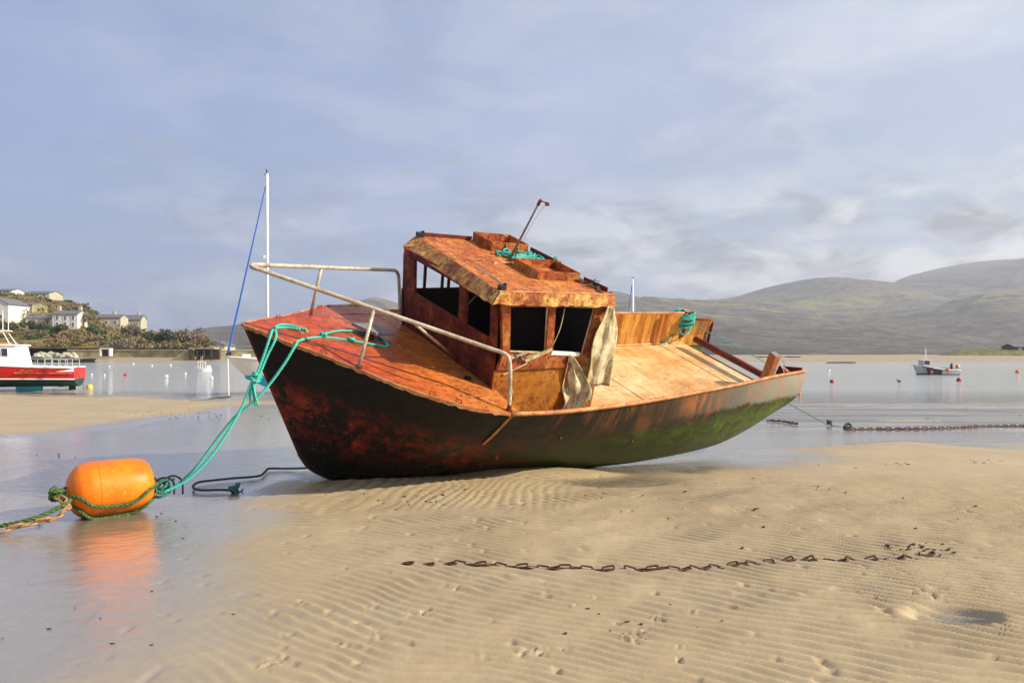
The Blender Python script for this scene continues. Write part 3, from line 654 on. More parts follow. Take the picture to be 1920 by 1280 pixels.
house(98, 145, 616, 583, 7, 5, M['wallw'], 'tall white house with grey slate roof on the headland', w2, chimney=(-0.42, 0.42))
house(48, 99, 611, 592, 7, 5, M['wallw'], 'low white cottage wing to the left of the tall white house', [(-0.3, 0.5, 0.8, 0.8), (0.0, 0.5, 0.8, 0.8), (0.32, 0.5, 0.8, 0.8)])
house(178, 226, 613, 590, 6, 5, M['wallg'], 'long grey house with green grey roof right of the white houses', [(-0.3, 0.5, 1, 1.1), (-0.05, 0.5, 1, 1.1), (0.3, 0.5, 1, 1.1)], chimney=(0.1,))
house(232, 264, 612, 587, 9, 5, M['wallg'], 'grey stone house with chimney nearest the point', [(-0.25, 0.5, 1, 1.3), (0.25, 0.5, 1, 1.3)], chimney=(0.18,))
house(-30, 16, 610, 560, 12, 9, M['wallw'], 'white gabled house cut by the left edge', [(0.2, 0.4, 1, 1.2)], gable=True)
house(18, 60, 586, 567, 4, 8, M['stone'], 'brown stone house with long balcony above the cottages', [(-0.3, 0.6, 1.2, 0.9), (0.0, 0.6, 1.2, 0.9), (0.3, 0.6, 1.2, 0.9)])
house(-10, 22, 550, 541, 4, 8, M['wallw'], 'house on the hill crest at the left edge', [(-0.2, 0.5, 1.3, 0.8), (0.25, 0.5, 1.3, 0.8)])
house(46, 92, 557, 545, 5, 9, M['wallg'], 'long low house on the hill crest', [(-0.3, 0.5, 1.5, 0.9), (0.0, 0.5, 1.5, 0.9), (0.3, 0.5, 1.5, 0.9)])
house(388, 421, 657, 641, 7, 7, M['wallg'], 'gabled boat shed at the end of the headland', [(-0.22, 0.45, 0.8, 0.9), (0.25, 0.45, 0.8, 0.9)], Y=178, gable=True)
# dark hut on the sand spit
hb = house(1903, 1935, 658, 645, 5, 6, M['black'], 'small dark hut on the sand spit at the right edge', [(-0.2, 0.5, 0.8, 0.7)], Y=225)
# sea wall, culvert, jetty, boulders
def blockwall(name, pts, zt, zb, th, m_, label, cat):
    """coursed stone wall along pts, stones as parts"""
    e = empty(name, pts[0]); tag(e, label, cat); o = Vector(pts[0]); rr = random.Random(3)
    core = MB(); cap = MB()
    for a, b in zip(pts[:-1], pts[1:]):
        a = Vector(a)-o; b = Vector(b)-o; core.bar((a.x, a.y, (zt+zb)/2-o.z), (b.x, b.y, (zt+zb)/2-o.z), th, zt-zb); cap.bar((a.x, a.y-0.05, zt-o.z+0.12), (b.x, b.y-0.05, zt-o.z+0.12), th+0.3, 0.24)
    core.build('wall_face', m_, e); cap.build('coping', M['rock'], e); return e
blockwall('sea_wall', [at(128, 664, 168), at(250, 664, 168), at(362, 664, 166)], 2.45, 0.6, 0.8, M['stone'], 'long ochre stone sea wall under the headland', 'wall')
e = empty('culvert', at(199, 667, 163)); tag(e, 'small square white framed culvert opening in the sea wall', 'culvert')
MB().box((0, 0, 1.55), (2.3, 1.2, 0.25)).box((-1.0, 0, 0.7), (0.3, 1.2, 1.45)).box((1.0, 0, 0.7), (0.3, 1.2, 1.45)).build('frame', M['wallw'], e)
MB().box((0, 0.3, 0.7), (1.7, 0.5, 1.45)).build('opening', M['dark'], e)
e = empty('jetty', at(378, 668, 160)); tag(e, 'dark weedy stone and timber jetty at the headland end', 'jetty')
MB().box((0.6, 0, 1.75), (5.5, 3, 0.35)).build('platform', M['stone'], e)
for xx in (-1.9, -0.4, 1.0, 2.6): MB().bar((xx, -1.3, -1), (xx, -1.3, 1.6), 0.3, 0.3, (0, 1, 0)).build('pile', M['weedrock'], e)
MB().slab([(-6, -1, -0.8), (-2.1, -1.2, -0.8), (-2.1, -1.0, 1.6), (-3.4, -0.8, 1.2)], 2.2).build('ramp', M['stone'], e)
MB().box((1.2, 1.0, 0.4), (4.6, 0.8, 2.2)).build('back_wall', M['weedrock'], e)
blockwall('sea_wall', [at(395, 664, 172), at(470, 664, 175), at(700, 664, 180)], 2.4, 0.6, 0.8, M['stone'], 'low stone embankment right of the gabled boat shed', 'wall')
rk = []
for i in range(46):
    px = 66+i*1.6+random.uniform(-2, 2); py = 672-random.random()*8+(-(px-70)*0.02); p = at(px, py, 150+random.uniform(-3, 4)); r = random.uniform(0.35, 0.75)
    mb = MB(); mb.ico((0, 0, 0), r, 7, 5, (1.3, 1, 0.8))
    mb.v = [tuple(Vector(v)*(1+random.uniform(-.22, .22))) for v in mb.v]
    o = mb.build('boulder', M['rock']); o.location = p; tag(o, 'pale boulder in the rock armour behind the red boat', 'boulder', 'rock armour boulders on the shore')
wb = MB()
for i in range(160):
    px = random.uniform(40, 175); p = at(px, 672+random.random()*7+(px-70)*0.012, 146); wb.ico((p.x, p.y, p.z), random.uniform(.2, .5), 6, 4, (2.2, 1, .5))
tag(wb.build('weedy_rocks', M['weedrock']), 'dark weed covered rocks at the tide line', 'rocks', kind='stuff')
tw = MB()
for i in range(130):
    px = random.uniform(1405, 1500) if random.random() < .5 else random.uniform(1555, 1600); p = at(px, 671+random.random()*2.5 if px < 1520 else 680+random.random(), 150); p.z = 1.0 if px < 1520 else 0.05; p.y = 165+random.random()*40 if px < 1520 else 139; p.x = (px-960)/FPX*p.y; tw.ico(tuple(p), random.uniform(.15, .4), 6, 4, (2.5, 1, .4))
tag(tw.build('beach_stones', M['weedrock']), 'dark stones strewn on the far beach', 'stones', kind='stuff')

# ================================================================== the wreck
# boat frame used while authoring: x aft from the stem, y to port, z up; y is flipped on build so the frame is right handed
_R = ((0.83635, 0.52858, 0.14535), (0.54126, -0.75415, -0.37187), (0.08695, -0.38969, 0.91683)); _T = Vector((-3.236, 8.894, -0.300))
BMAT = Matrix(((_R[0][0], -_R[0][1], _R[0][2], _T.x), (_R[1][0], -_R[1][1], _R[1][2], _T.y), (_R[2][0], -_R[2][1], _R[2][2], _T.z), (0, 0, 0, 1)))
def LW(x, y, z): return BMAT @ Vector((x, -y, z))
def WL(p):
    q = BMAT.inverted() @ Vector(p); return Vector((q.x, -q.y, q.z))
class BB(MB):
    def build(s, name, mat_, parent=None, smooth=False, mw=None):
        return link(name, mesh(name, [(v[0], -v[1], v[2]) for v in s.v], [tuple(reversed(f)) for f in s.f], mat_, smooth), parent, mw)
wreck = empty('wrecked_boat', mw=BMAT)
tag(wreck, 'derelict rusty steel fishing boat with small wheelhouse, heeled over on the sand', 'boat')
bpy.context.view_layer.update()
GK = np.array([(0, 0.015, 2.42), (.28, .27, 2.352), (.65, .58, 2.262), (.95, .87, 2.19), (1.35, 1.26, 2.093), (1.8, 1.53, 1.985), (2.1, 1.63, 1.912), (2.5, 1.66, 1.815),
      (3.0, 1.69, 1.775), (3.6, 1.67, 1.725), (4.5, 1.60, 1.655), (5.6, 1.47, 1.58), (7.0, 1.27, 1.48), (7.8, 1.15, 1.44), (8.75, 1.05, 1.385)])
SZ = np.array([(0, 2.42), (2.5, 1.815), (3.6, 1.72), (4.5, 1.68), (5.5, 1.66), (7, 1.65), (8.02, 1.645), (8.06, 1.51), (8.75, 1.50)])
CK = np.array([(.66, 0.01, .70), (.80, .03, .49), (1.05, .09, .32), (1.28, .15, .25), (1.6, .22, .215), (1.95, .32, .215), (2.2, .40, .24), (2.55, .50, .275),
      (3.0, .61, .30), (3.6, .78, .31), (4.5, .95, .31), (5.6, .98, .24), (7.0, .93, .19), (7.8, .91, .33), (8.58, .88, .60)])
def curve(K, n=8):
    """smooth through the fore knots, a hard corner at the break of the foredeck, smooth again aft"""
    a = smooth_path([Vector(p) for p in K[:8]], n); b = smooth_path([Vector(p) for p in K[7:]], n); return a+b[1:]
GC = curve(GK); CC = curve(CK); NB = len(GC); KINK = 7*8
def gw(side, x):
    xs = [p.x for p in GC]; y = float(np.interp(x, xs, [p.y for p in GC])); z = float(np.interp(x, xs, [p.z for p in GC]))
    if side < 0: z = float(np.interp(x, SZ[:, 0], SZ[:, 1]))
    return y*side, z
NS = 14
def hull_point(i, s, side):
    a = GC[i].copy(); b = CC[i].copy()
    if side < 0: a.z = float(np.interp(a.x, SZ[:, 0], SZ[:, 1]))
    p = a.lerp(b, s); f = min(1, a.x/2.0)
    p.y += (0.07*f+0.07*min(1, max(0, (a.x-2.5)/1.2)))*math.sin(math.pi*s)
    if s > 0.8: p.y -= 0.0
    p.y += (vnoise(np.array([p.x*1.7]), np.array([p.z*1.9]), 5)[0]-0.5)*0.03*f*math.sin(math.pi*min(1, s*1.0))
    p.y *= side; return p
def hull_half(x, z, side=1):
    i = min(range(NB), key=lambda k: abs(GC[k].x-x)); P_ = [hull_point(i, k/(NS-1), side) for k in range(NS)]
    return float(np.interp(-z, [-p.z for p in P_], [abs(p.y) for p in P_]))
hb_ = BB()
for side in (1, -1):
    vs = []; fs = []
    for i in range(NB):
        for k in range(NS): vs.append(hull_point(i, k/(NS-1), side))
        c = CC[i]; kz = c.z-0.11*min(1, max(0, (c.x-.66)/1.5))
        vs.append(Vector((c.x, side*c.y*0.5, (c.z*0.5+kz*0.5)-0.02))); vs.append(Vector((c.x, 0, kz)))
    m = NS+2
    for i in range(NB-1):
        for k in range(m-1): a = i*m+k; fs.append((a, a+1, a+m+1, a+m) if side > 0 else (a, a+m, a+m+1, a+1))
    hb_.add(vs, fs)
hull = hb_.build('hull', M['hull'], wreck, True)
# weld seam down the break of the foredeck
ws = []
for k in range(0, 6): p = hull_point(KINK, k/(NS-1), 1); ws.append(Vector((p.x+0.02-k*0.02, p.y+0.004, p.z)))
wb_ = BB(); 
for a, b in zip(ws[:-1], ws[1:]): wb_.bar(a, b, 0.035, 0.012, (0, 1, 0))
wb_.build('weld_strip', M['rim'], wreck)
def hull_line(pts_, wd_, name='plate_seam'):
    mb = BB()
    for a, b in zip(pts_[:-1], pts_[1:]): mb.bar(a, b, wd_, 0.004, (0, 1, 0))
    mb.build(name, M['hull'], wreck)
# foredeck
def foredeck_z(x, y):
    w_ = max(gw(1, x)[0], 0.02); return 2.42-0.242*x+0.045*(1-min(1, abs(y)/w_)**2)*min(1, x)
fd = BB(); vs = []; fs = []; NX = 44; NY = 32
for i in range(NX+1):
    x = 2.66*(i/NX)**1.15 if i else 0.0
    w_ = gw(1, min(x, 2.5))[0]-(0.0 if x < 2.5 else (x-2.5)*0.4)
    for j in range(NY+1):
        y = w_*(2*j/NY-1); dn = (vnoise(np.array([x*2.3+3]), np.array([y*2.3]), 3)[0]-0.5)*0.022*min(1, x)*(1-abs(2*j/NY-1)**4)
        z = 2.42-0.242*x+0.045*(1-(2*j/NY-1)**2)*min(1, x)+dn+0.004; vs.append((x, y, z))
for i in range(NX):
    for j in range(NY): a = i*(NY+1)+j; fs.append((a, a+NY+1, a+NY+2, a+1))
fd.add(vs, fs); fd.build('foredeck', M['fore'], wreck, True)
# weld beads on the foredeck
for side, off in ((1, 0.30), (-1, 0.4)):
    pts = [Vector((x, side*(gw(1, x)[0]-off*min(1, (x/1.0))), 0)) for x in np.linspace(0.55 if off < .5 else 1.3, 2.55, 14)]
    pts = [Vector((p.x, p.y, foredeck_z(p.x, p.y)+0.006)) for p in pts]; BB().tube(pts, 0.009, 5).build('weld_bead', M['fore'], wreck, True)
# ragged folded lip round the foredeck
for side in (1, -1):
    lip = BB(); q = []
    for p in GC[:KINK+1]:
        y, z = gw(side, p.x); q.append((Vector((p.x, y, z))))
    vs = []; fs = []
    q = resample(q, 0.04)
    for i, p in enumerate(q):
        j = random.uniform(-.006, .008); o_ = 0.014*side
        vs += [(p.x, p.y-o_*1.5, p.z+0.010+j*0.6), (p.x-0.004, p.y+o_*0.7, p.z+0.012+j*.6), (p.x-0.006, p.y+o_*0.9, p.z-0.028+j*1.6), (p.x, p.y, p.z-0.026+j)]
    for i in range(len(q)-1):
        for k in range(4): a = i*4+k; b = i*4+(k+1) % 4; fs.append((a, b, b+4, a+4))
    lip.add(vs, fs).build('deck_edge', M['rim'], wreck)
# small wire eyes along the deck edge
for x, side in ((0.7, 1), (1.62, 1), (1.88, 1), (0.5, -1), (1.25, -1), (1.9, -1)):
    y, z = gw(side, x); z += 0.012; y -= side*0.05; d = Vector((1, 0.6*side, -0.24)).normalized()*0.03
    BB().tube([Vector((x, y, z))-d, Vector((x, y, z+0.03))-d, Vector((x, y, z+0.03))+d, Vector((x, y, z))+d], 0.006, 5).build('deck_eye', M['darkred'], wreck)
# bulkhead under the aft edge of the foredeck
bk = BB(); yk, zk = gw(1, 2.5)
h1 = hull_half(2.55, 1.0)-.05; bk.slab([(2.55, yk-.03, 1.80), (2.66, 0.0, 1.80), (2.55, -yk+.03, 1.80), (2.55, -h1, 1.0), (2.66, 0, 1.0), (2.55, h1, 1.0)], 0.03); bk.build('bulkhead', M['darkred'], wreck)
# bulwark linings, gunwale rails
for side in (1, -1):
    bl = BB(); vs = []; fs = []; xs_ = np.linspace(2.52, 8.70, 50)
    for i, x in enumerate(xs_):
        y, z = gw(side, x); vs += [(x, y-side*0.03, z-0.003), (x, side*(hull_half(x, 1.38, side)-.035), 1.38), (x, side*(hull_half(x, 1.2, side)-.035), 1.2), (x, side*(hull_half(x, 1.0, side)-.035), 1.0)]
        if i:
            for k_ in range(3): a = 4*i+k_; fs.append((a-4, a-3, a+1, a))
    bl.add(vs, fs); bl.build('bulwark_lining', M['bulwark'], wreck)
    pts = [Vector((x, *gw(side, x))) for x in np.linspace(2.5, 8.0, 40)]
    if side > 0: pts += [Vector((x, *gw(side, x))) for x in np.linspace(8.1, 8.75, 6)]
    gr_ = BB().tube(pts, 0.027, 8); gr_.build('gunwale_rail', M['rim'], wreck, True)
# broken off quarter of the starboard bulwark with its rounded end
qp = [Vector((8.06, -1.115, 1.51)), Vector((8.6, -1.07, 1.51)), Vector((8.70, -1.055, 1.49)), Vector((8.74, -1.05, 1.42)), Vector((8.72, -1.03, 1.05))]
BB().tube(qp, 0.028, 8).build('gunwale_rail', M['darkred'], wreck, True)
# ribs inside the starboard bulwark
for x in (5.0, 6.3, 7.5):
    y, z = gw(-1, x); BB().bar((x, y+0.06, z-0.04), (x, -hull_half(x, 1.08)+.08, 1.06), 0.012, 0.05, (1, 0, 0)).build('bulwark_rib', M['bulwark'], wreck)
# sub deck and plates with open seams
sd_ = BB(); vs = []; fs = []
for i, x in enumerate(np.linspace(2.55, 8.2, 30)):
    y = hull_half(x, 1.02)-.04; vs += [(x, y, 1.02), (x, -y, 1.02)]
    if i: a = 2*i; fs.append((a-2, a-1, a+1, a))
sd_.add(vs, fs).build('under_deck', M['darkred'], wreck)
seams = [2.56, 3.45, 4.55, 5.65, 6.75, 7.6, 8.17]
for k, (a, b) in enumerate(zip(seams[:-1], seams[1:])):
    pl = BB(); top = []; n = 6; zt_ = 1.050+(0.004 if k % 2 else 0)
    for i in range(n+1): x = a+0.008+(b-a-0.016)*i/n; top.append((x, hull_half(x, 1.05)-0.05, zt_))
    for i in range(n, -1, -1): x = a+0.008+(b-a-0.016)*i/n; top.append((x, -hull_half(x, 1.05)+0.05, zt_))
    pl.slab(list(reversed(top)), 0.022); pl.build('deck_plate', M['deck'], wreck)
for side in (1, -1):   # waterway angle along the deck edge
    pts = [Vector((x, side*(hull_half(x, 1.07)-0.05), 1.07)) for x in np.linspace(3.4, 8.1, 20)]; BB().tube(pts, 0.013, 6).build('deck_angle', M['deck'], wreck, True)
# stern: transom, quarter plate, towing posts, cross tube
BB().slab([(8.62, 1.0, .88), (8.62, -1.0, .88), (8.57, -.88, .6), (8.56, 0, .47), (8.57, .88, .6)], 0.02).build('transom', M['darkred'], wreck)
BB().slab([(8.70, 1.02, 1.44), (8.60, .66, 1.33), (8.56, .62, .9), (8.64, 1.0, .85)], 0.02).build('quarter_plate', M['front'], wreck)
BB().bar((8.35, 1.02, 1.40), (8.60, .68, 1.34), 0.05, 0.012).build('corner_knee', M['rim'], wreck)
BB().box((8.4, 0, .8), (.5, 1.9, .02)).build('well_floor', M['darkred'], wreck)
BB().tube([(8.1, -.80, 1.255), (8.1, 1.0, 1.25)], 0.058, 14).build('cross_tube', M['darkred'], wreck, True)
BB().tube([(8.1, -.80, 1.255), (8.1, -.815, 1.255)], 0.05, 14).build('tube_end', M['dark'], wreck)
for y0, ya, zz_ in ((.80, .86, .98), (-1.2, -1.16, .98)):
    mb = BB(); mb.bar((8.1, y0, zz_), (8.1, ya, 1.67), 0.135, 0.135, (1, 0, 0)); po = mb.build('mooring_post', M['darkred'] if y0 < 0 else M['rim'], wreck)
    BB().bar((8.1, y0+(ya-y0)*.99, 1.662), (8.1, ya+.003, 1.678), 0.12, 0.12, (1, 0, 0)).build('post_end_grain', M['grey'], po)
BB().tube(smooth_path([(8.32, .98, 1.42), (8.3, .9, 1.55), (8.25, .85, 1.55), (8.3, .98, 1.38)], 5), 0.007, 5).build('wire_loop', M['steel'], wreck)
# scuppers and a leaking outlet on the hull side
for i, s_, r in ((64+6, .34, .022), (KINK+26, .52, .02), (NB-52, .62, .03), (KINK-4, .72, .014)):
    p = hull_point(min(i, NB-1), s_, 1); mb = BB(); pts = []
    BB().tube([Vector((p.x, p.y-.02, p.z)), Vector((p.x, p.y+.018, p.z-.006))], r, 10).build('scupper', M['front'], wreck, True)
# ---------------- wheelhouse
wh = BB()
def sidep(q, y=1.03, t=0.03): return [(a, y, b) for a, b in q]
side_wall = BB(); side_wall.slab(sidep([(2.60, 2.06), (4.2, 1.95), (4.2, 1.04), (2.60, 1.04)]), -0.03)
house_ = side_wall.build('side_panel', M['panel'], wreck)
bd = BB(); bot = [(2.615+(1.585)*i/14, 2.085-0.11*i/14+random.uniform(-.008, .008)) for i in range(15)]
bd.slab(sidep([(2.66, 2.28), (4.2, 2.13)]+bot[::-1], 1.045), -0.045); bd.build('sill_band', M['wall'], wreck)
BB().bar((2.62, 1.055, 2.075), (4.2, 1.055, 1.965), 0.03, 0.02).build('ledge', M['panel'], wreck)
for q, yy in (([(2.53, 2.95), (2.65, 2.95), (2.755, 2.27), (2.655, 2.28)], 1.047), ([(3.20, 2.90), (3.30, 2.90), (3.39, 2.19), (3.285, 2.2)], 1.045), ([(3.93, 2.85), (4.13, 2.82), (4.2, 2.1), (3.87, 2.12)], 1.045)):
    wp = BB().slab(sidep(q, yy), -0.05).build('window_post', M['wall'] if q[0][0] > 3 or True else M['fascia'], wreck)
for (x0, x1, xb0, xb1, zt0, zt1, zb0, zb1) in ((2.655, 3.20, 2.76, 3.285, 2.87, 2.84, 2.30, 2.235), (3.305, 3.925, 3.395, 3.865, 2.835, 2.78, 2.225, 2.16)):
    wf = BB(); P_ = [(x0, 1.06, zt0), (x1, 1.06, zt1), (xb1, 1.06, zb1), (xb0, 1.06, zb0)]
    for i in (0, 1, 2, 3): wf.bar(P_[i], P_[(i+1) % 4], 0.016, 0.016, (0, 1, 0))
    wf.build('window_frame', M['cloth'], wreck)
BB().slab(sidep([(2.54, 2.96), (4.13, 2.84), (4.14, 2.78), (2.55, 2.87)], 1.043), -0.04).build('lintel', M['wall'], wreck)
# front wall
def FR(y, z):
    s_ = (1.03-y)/(1.03+0.93); xn = np.interp(z, [1.7, 1.84, 2.4, 2.95], [2.66, 2.64, 2.60, 2.53]); xf = np.interp(z, [1.7, 1.84, 2.4, 2.95], [2.44, 2.42, 2.34, 2.29])
    return (float(xn+(xf-xn)*s_), y, z)
def fslab(q, name, m_, t=0.03): return BB().slab([FR(*p) for p in q], t).build(name, m_, wreck)
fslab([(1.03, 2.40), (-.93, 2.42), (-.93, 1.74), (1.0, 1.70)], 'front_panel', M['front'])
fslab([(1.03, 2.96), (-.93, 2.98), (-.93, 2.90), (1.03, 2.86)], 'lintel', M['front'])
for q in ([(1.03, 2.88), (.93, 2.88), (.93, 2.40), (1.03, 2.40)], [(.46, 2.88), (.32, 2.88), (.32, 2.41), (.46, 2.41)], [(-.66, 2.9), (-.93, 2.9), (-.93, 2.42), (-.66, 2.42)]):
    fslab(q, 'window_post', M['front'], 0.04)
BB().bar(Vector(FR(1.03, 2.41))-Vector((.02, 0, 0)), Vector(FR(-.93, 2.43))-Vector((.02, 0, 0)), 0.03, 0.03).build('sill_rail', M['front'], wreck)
# starboard wall, back wall, floor, added lining: interior shade painted as near-black
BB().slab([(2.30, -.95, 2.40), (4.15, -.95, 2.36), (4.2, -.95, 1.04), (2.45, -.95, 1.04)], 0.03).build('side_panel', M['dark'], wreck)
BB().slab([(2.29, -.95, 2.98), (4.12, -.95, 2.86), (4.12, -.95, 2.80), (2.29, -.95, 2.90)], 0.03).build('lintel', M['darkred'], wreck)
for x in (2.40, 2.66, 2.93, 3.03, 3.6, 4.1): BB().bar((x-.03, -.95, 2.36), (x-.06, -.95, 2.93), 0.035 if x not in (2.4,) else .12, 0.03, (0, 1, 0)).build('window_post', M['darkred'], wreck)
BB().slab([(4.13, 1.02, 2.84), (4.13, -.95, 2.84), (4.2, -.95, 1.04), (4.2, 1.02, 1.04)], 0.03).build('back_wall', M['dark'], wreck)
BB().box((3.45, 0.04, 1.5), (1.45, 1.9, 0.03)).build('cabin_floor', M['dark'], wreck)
BB().slab([(2.72, 1.02, 2.24), (4.15, 1.02, 2.1), (4.15, 1.02, 1.5), (2.72, 1.02, 1.5)], 0.015).build('shade_lining', M['dark'], wreck)
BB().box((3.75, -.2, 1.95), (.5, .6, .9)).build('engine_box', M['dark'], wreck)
# roof
def RZ(x): return 3.08+0.075*(2.46-x)
FN, FF, AN, AF = (2.44, 1.16), (2.55, -1.16), (4.15, 1.125), (3.99, -1.10)
BN, BF, DN, DF = (2.36, 1.165), (2.33, -1.10), (4.155, 1.16), (4.0, -1.12)
rp = BB(); vs = []; fs = []; n = 24
for i in range(n+1):
    for j in range(n+1):
        s_, t_ = i/n, j/n; x = (FN[0]*(1-t_)+FF[0]*t_)*(1-s_)+(AN[0]*(1-t_)+AF[0]*t_)*s_; y = (FN[1]*(1-t_)+FF[1]*t_)*(1-s_)+(AN[1]*(1-t_)+AF[1]*t_)*s_
        dn = (vnoise(np.array([x*2.6]), np.array([y*2.6]), 8)[0]-0.5)*0.03*math.sin(math.pi*s_)*math.sin(math.pi*t_); vs.append((x, y, RZ(x)+dn))
for i in range(n):
    for j in range(n): a = i*(n+1)+j; fs.append((a, a+1, a+n+2, a+n+1))
rp.add(vs, fs); roof = rp.build('roof', M['roof'], wreck, True)
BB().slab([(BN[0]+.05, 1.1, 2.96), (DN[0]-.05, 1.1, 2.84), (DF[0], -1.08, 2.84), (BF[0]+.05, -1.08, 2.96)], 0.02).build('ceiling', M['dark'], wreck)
def fascia(a, b, c, d, name='roof_fascia', jag=0.012, m_=None):
    """a-b top edge, d-c bottom edge (ragged)"""
    a, b, c, d = map(Vector, (a, b, c, d)); mb = BB(); vs = []; fs = []; n = 26; nr = (b-a).cross(d-a).normalized()*0.012
    for i in range(n+1):
        t = i/n; p = a.lerp(b, t); q = d.lerp(c, t)+Vector((0, 0, random.uniform(-jag, jag))); vs += [p+nr, q+nr, q-nr, p-nr]
    for i in range(n):
        for k in range(4): x_ = i*4+k; y_ = i*4+(k+1) % 4; fs.append((x_, x_+4, y_+4, y_))
    mb.add(vs, fs); return mb.build(name, m_ or M['fascia'], roof)
zF, zA = RZ(2.46), RZ(4.15)
fascia((FN[0], FN[1], zF), (FF[0], FF[1], RZ(FF[0])), (BF[0], BF[1], 2.93), (BN[0], BN[1], 2.935))
fascia((AN[0], AN[1]+.004, zA), (FN[0]-.004, FN[1]+.004, zF), (BN[0]-.01, BN[1]+.01, 2.945), (DN[0], DN[1]+.01, 2.81))
fascia((AF[0]+.003, AF[1], RZ(AF[0])), (AN[0]+.003, AN[1], zA), (DN[0], DN[1], 2.81), (DF[0], DF[1], 2.82), m_=M['wall'])
fascia((FF[0], FF[1]-.003, RZ(FF[0])), (AF[0], AF[1]-.003, RZ(AF[0])), (DF[0], DF[1], 2.82), (BF[0], BF[1], 2.93), m_=M['wall'])
BB().tube([(FN[0]-.0, FN[1]-.01, zF+.004), (AN[0], AN[1]-.01, zA+.004)], 0.009, 6).build('roof_bead', M['rim'], roof)
for x, y, s_ in ((2.50, 1.10, 1), (2.56, -1.10, 1.3)):
    BB().box((x, y, RZ(x)+.03), (.06*s_, .08*s_, .05)).box((x+.05, y-.02, RZ(x)+.045), (.03, .03, .06)).build('lamp_base', M['black'], roof)
def frame(x0, x1, y0, y1, h=0.12):
    for a, b in (((x0, y0), (x0, y1)), ((x1, y0), (x1, y1)), ((x0+.008, y0), (x1-.008, y0)), ((x0+.008, y1), (x1-.008, y1))):
        z0 = RZ((a[0]+b[0])/2); BB().slab([(a[0], a[1], RZ(a[0])-.01), (b[0], b[1], RZ(b[0])-.01), (b[0], b[1], RZ(b[0])+h), (a[0], a[1], RZ(a[0])+h)], 0.012).build('roof_frame_plate', M['wall' if a[0] != b[0] else 'roof'], roof)
frame(3.40, 4.0, -1.12, -.62, .13); frame(3.33, 3.98, .07, .62, .11)
for x in (3.62, 3.8): BB().slab([(x, -.62, RZ(x)-.01), (x, -.50, RZ(x)-.01), (x, -.60, RZ(x)+.12), (x, -.62, RZ(x)+.12)], 0.01).build('gusset', M['roof'], roof)
BB().bar((4.03, -.60, RZ(4.03)+.05), (4.05, .10, RZ(4.05)+.05), 0.012, 0.10).build('roof_angle', M['darkred'], roof)
BB().bar((4.05, .62, RZ(4.05)+.03), (4.12, 1.02, RZ(4.1)+.02), 0.012, 0.07).build('roof_angle', M['darkred'], roof)
BB().bar((2.6, -1.15, RZ(2.6)+.02), (3.38, -1.13, RZ(3.38)+.025), 0.012, 0.06).build('roof_angle', M['darkred'], roof)
BB().tube(smooth_path([(2.66, .25, RZ(2.66)+.012), (2.68, .6, RZ(2.68)+.012), (2.62, 1.0, RZ(2.62)+.012)], 6), 0.007, 5).build('cable', M['rail'], roof)
BB().tube(smooth_path([(2.75, -.98, RZ(2.7)+.01), (2.70, -.92, RZ(2.7)+.05), (2.74, -.84, RZ(2.7)+.01)], 6), 0.006, 5).build('wire_loop', M['rail'], roof)
BB().tube([(3.05, .02, RZ(3.05)), (3.3, -.0, RZ(3.3)+.015), (3.3, .06, RZ(3.3)+.02)], 0.02, 6).build('mast_step', M['rim'], roof)
an = BB().tube([(3.3, -.05, 2.99), (3.3, .22, 3.5), (3.3, .455, 3.945)], [0.017, 0.014, 0.012], 7).build('antenna_mast', M['grey'], wreck, True)
BB().tube([(3.3, .42, 3.88), (3.3, .46, 3.955)], 0.02, 7).build('mast_cap', M['darkred'], an)
BB().tube([(3.3, .455, 3.94), (3.3, .60, 3.945)], 0.008, 6).box((3.3, .60, 3.935), (.03, .045, .04)).build('crosspiece', M['darkred'], an)
BB().tube([(3.3, .57, 3.93), (3.3, .40, 3.7), (3.3, .06, 3.08)], 0.003, 4).build('halyard', M['rail'], an)
# torn scraps on the aft corner of the roof
sc_ = BB(); rr = random.Random(9)
for i in range(22):
    x = rr.uniform(3.95, 4.16); y = rr.uniform(.62, 1.12); z = RZ(x)+rr.uniform(.0, .05); a = Vector((rr.uniform(-.08, .08), rr.uniform(-.08, .08), rr.uniform(-.01, .02)))
    sc_.bar(Vector((x, y, z))-a, Vector((x, y, z))+a, rr.uniform(.01, .04), 0.006)
tag(sc_.build('torn_sheeting', M['debris'], roof), kind='stuff')
# cables and splinters in the window openings
BB().tube(smooth_path([(3.46, 1.07, 2.80), (3.42, 1.10, 2.55), (3.36, 1.09, 2.33), (3.33, 1.08, 2.26)], 6), 0.006, 5).build('cable', M['cloth'], wreck, True)
BB().bar((2.98, 1.10, 2.17), (3.35, 1.10, 2.29), 0.035, 0.03).build('splintered_batten', M['cloth'], wreck)
BB().bar((3.36, 1.085, 2.235), (3.80, 1.085, 2.175), 0.03, 0.045).build('white_batten', M['white'], wreck)
BB().bar((2.72, 1.075, 2.01), (3.02, 1.10, 2.14), 0.012, 0.02).build('splinter', M['cloth'], wreck)
BB().bar((2.78, 1.09, 2.22), (3.0, 1.08, 2.27), 0.03, 0.02).build('splinter', M['rail'], wreck)
BB().tube(smooth_path([(2.83, 1.08, 2.28), (2.86, 1.12, 2.2), (2.9, 1.1, 2.24), (2.93, 1.11, 2.16)], 5), 0.009, 5).build('cable', M['black'], wreck)
for i in range(7):
    x = rr.uniform(2.75, 3.15); BB().bar((x, 1.085, 2.2+rr.uniform(-.04, .05)), (x+rr.uniform(.04, .1), 1.09, 2.2+rr.uniform(-.05, .06)), 0.012, 0.012).build('splinter', M['cloth' if i % 2 else 'black'], wreck)
BB().tube([(4.06, 1.10, 1.78), (4.10, 1.10, 1.50)], 0.035, 9).build('white_pipe', M['cloth'], wreck, True)
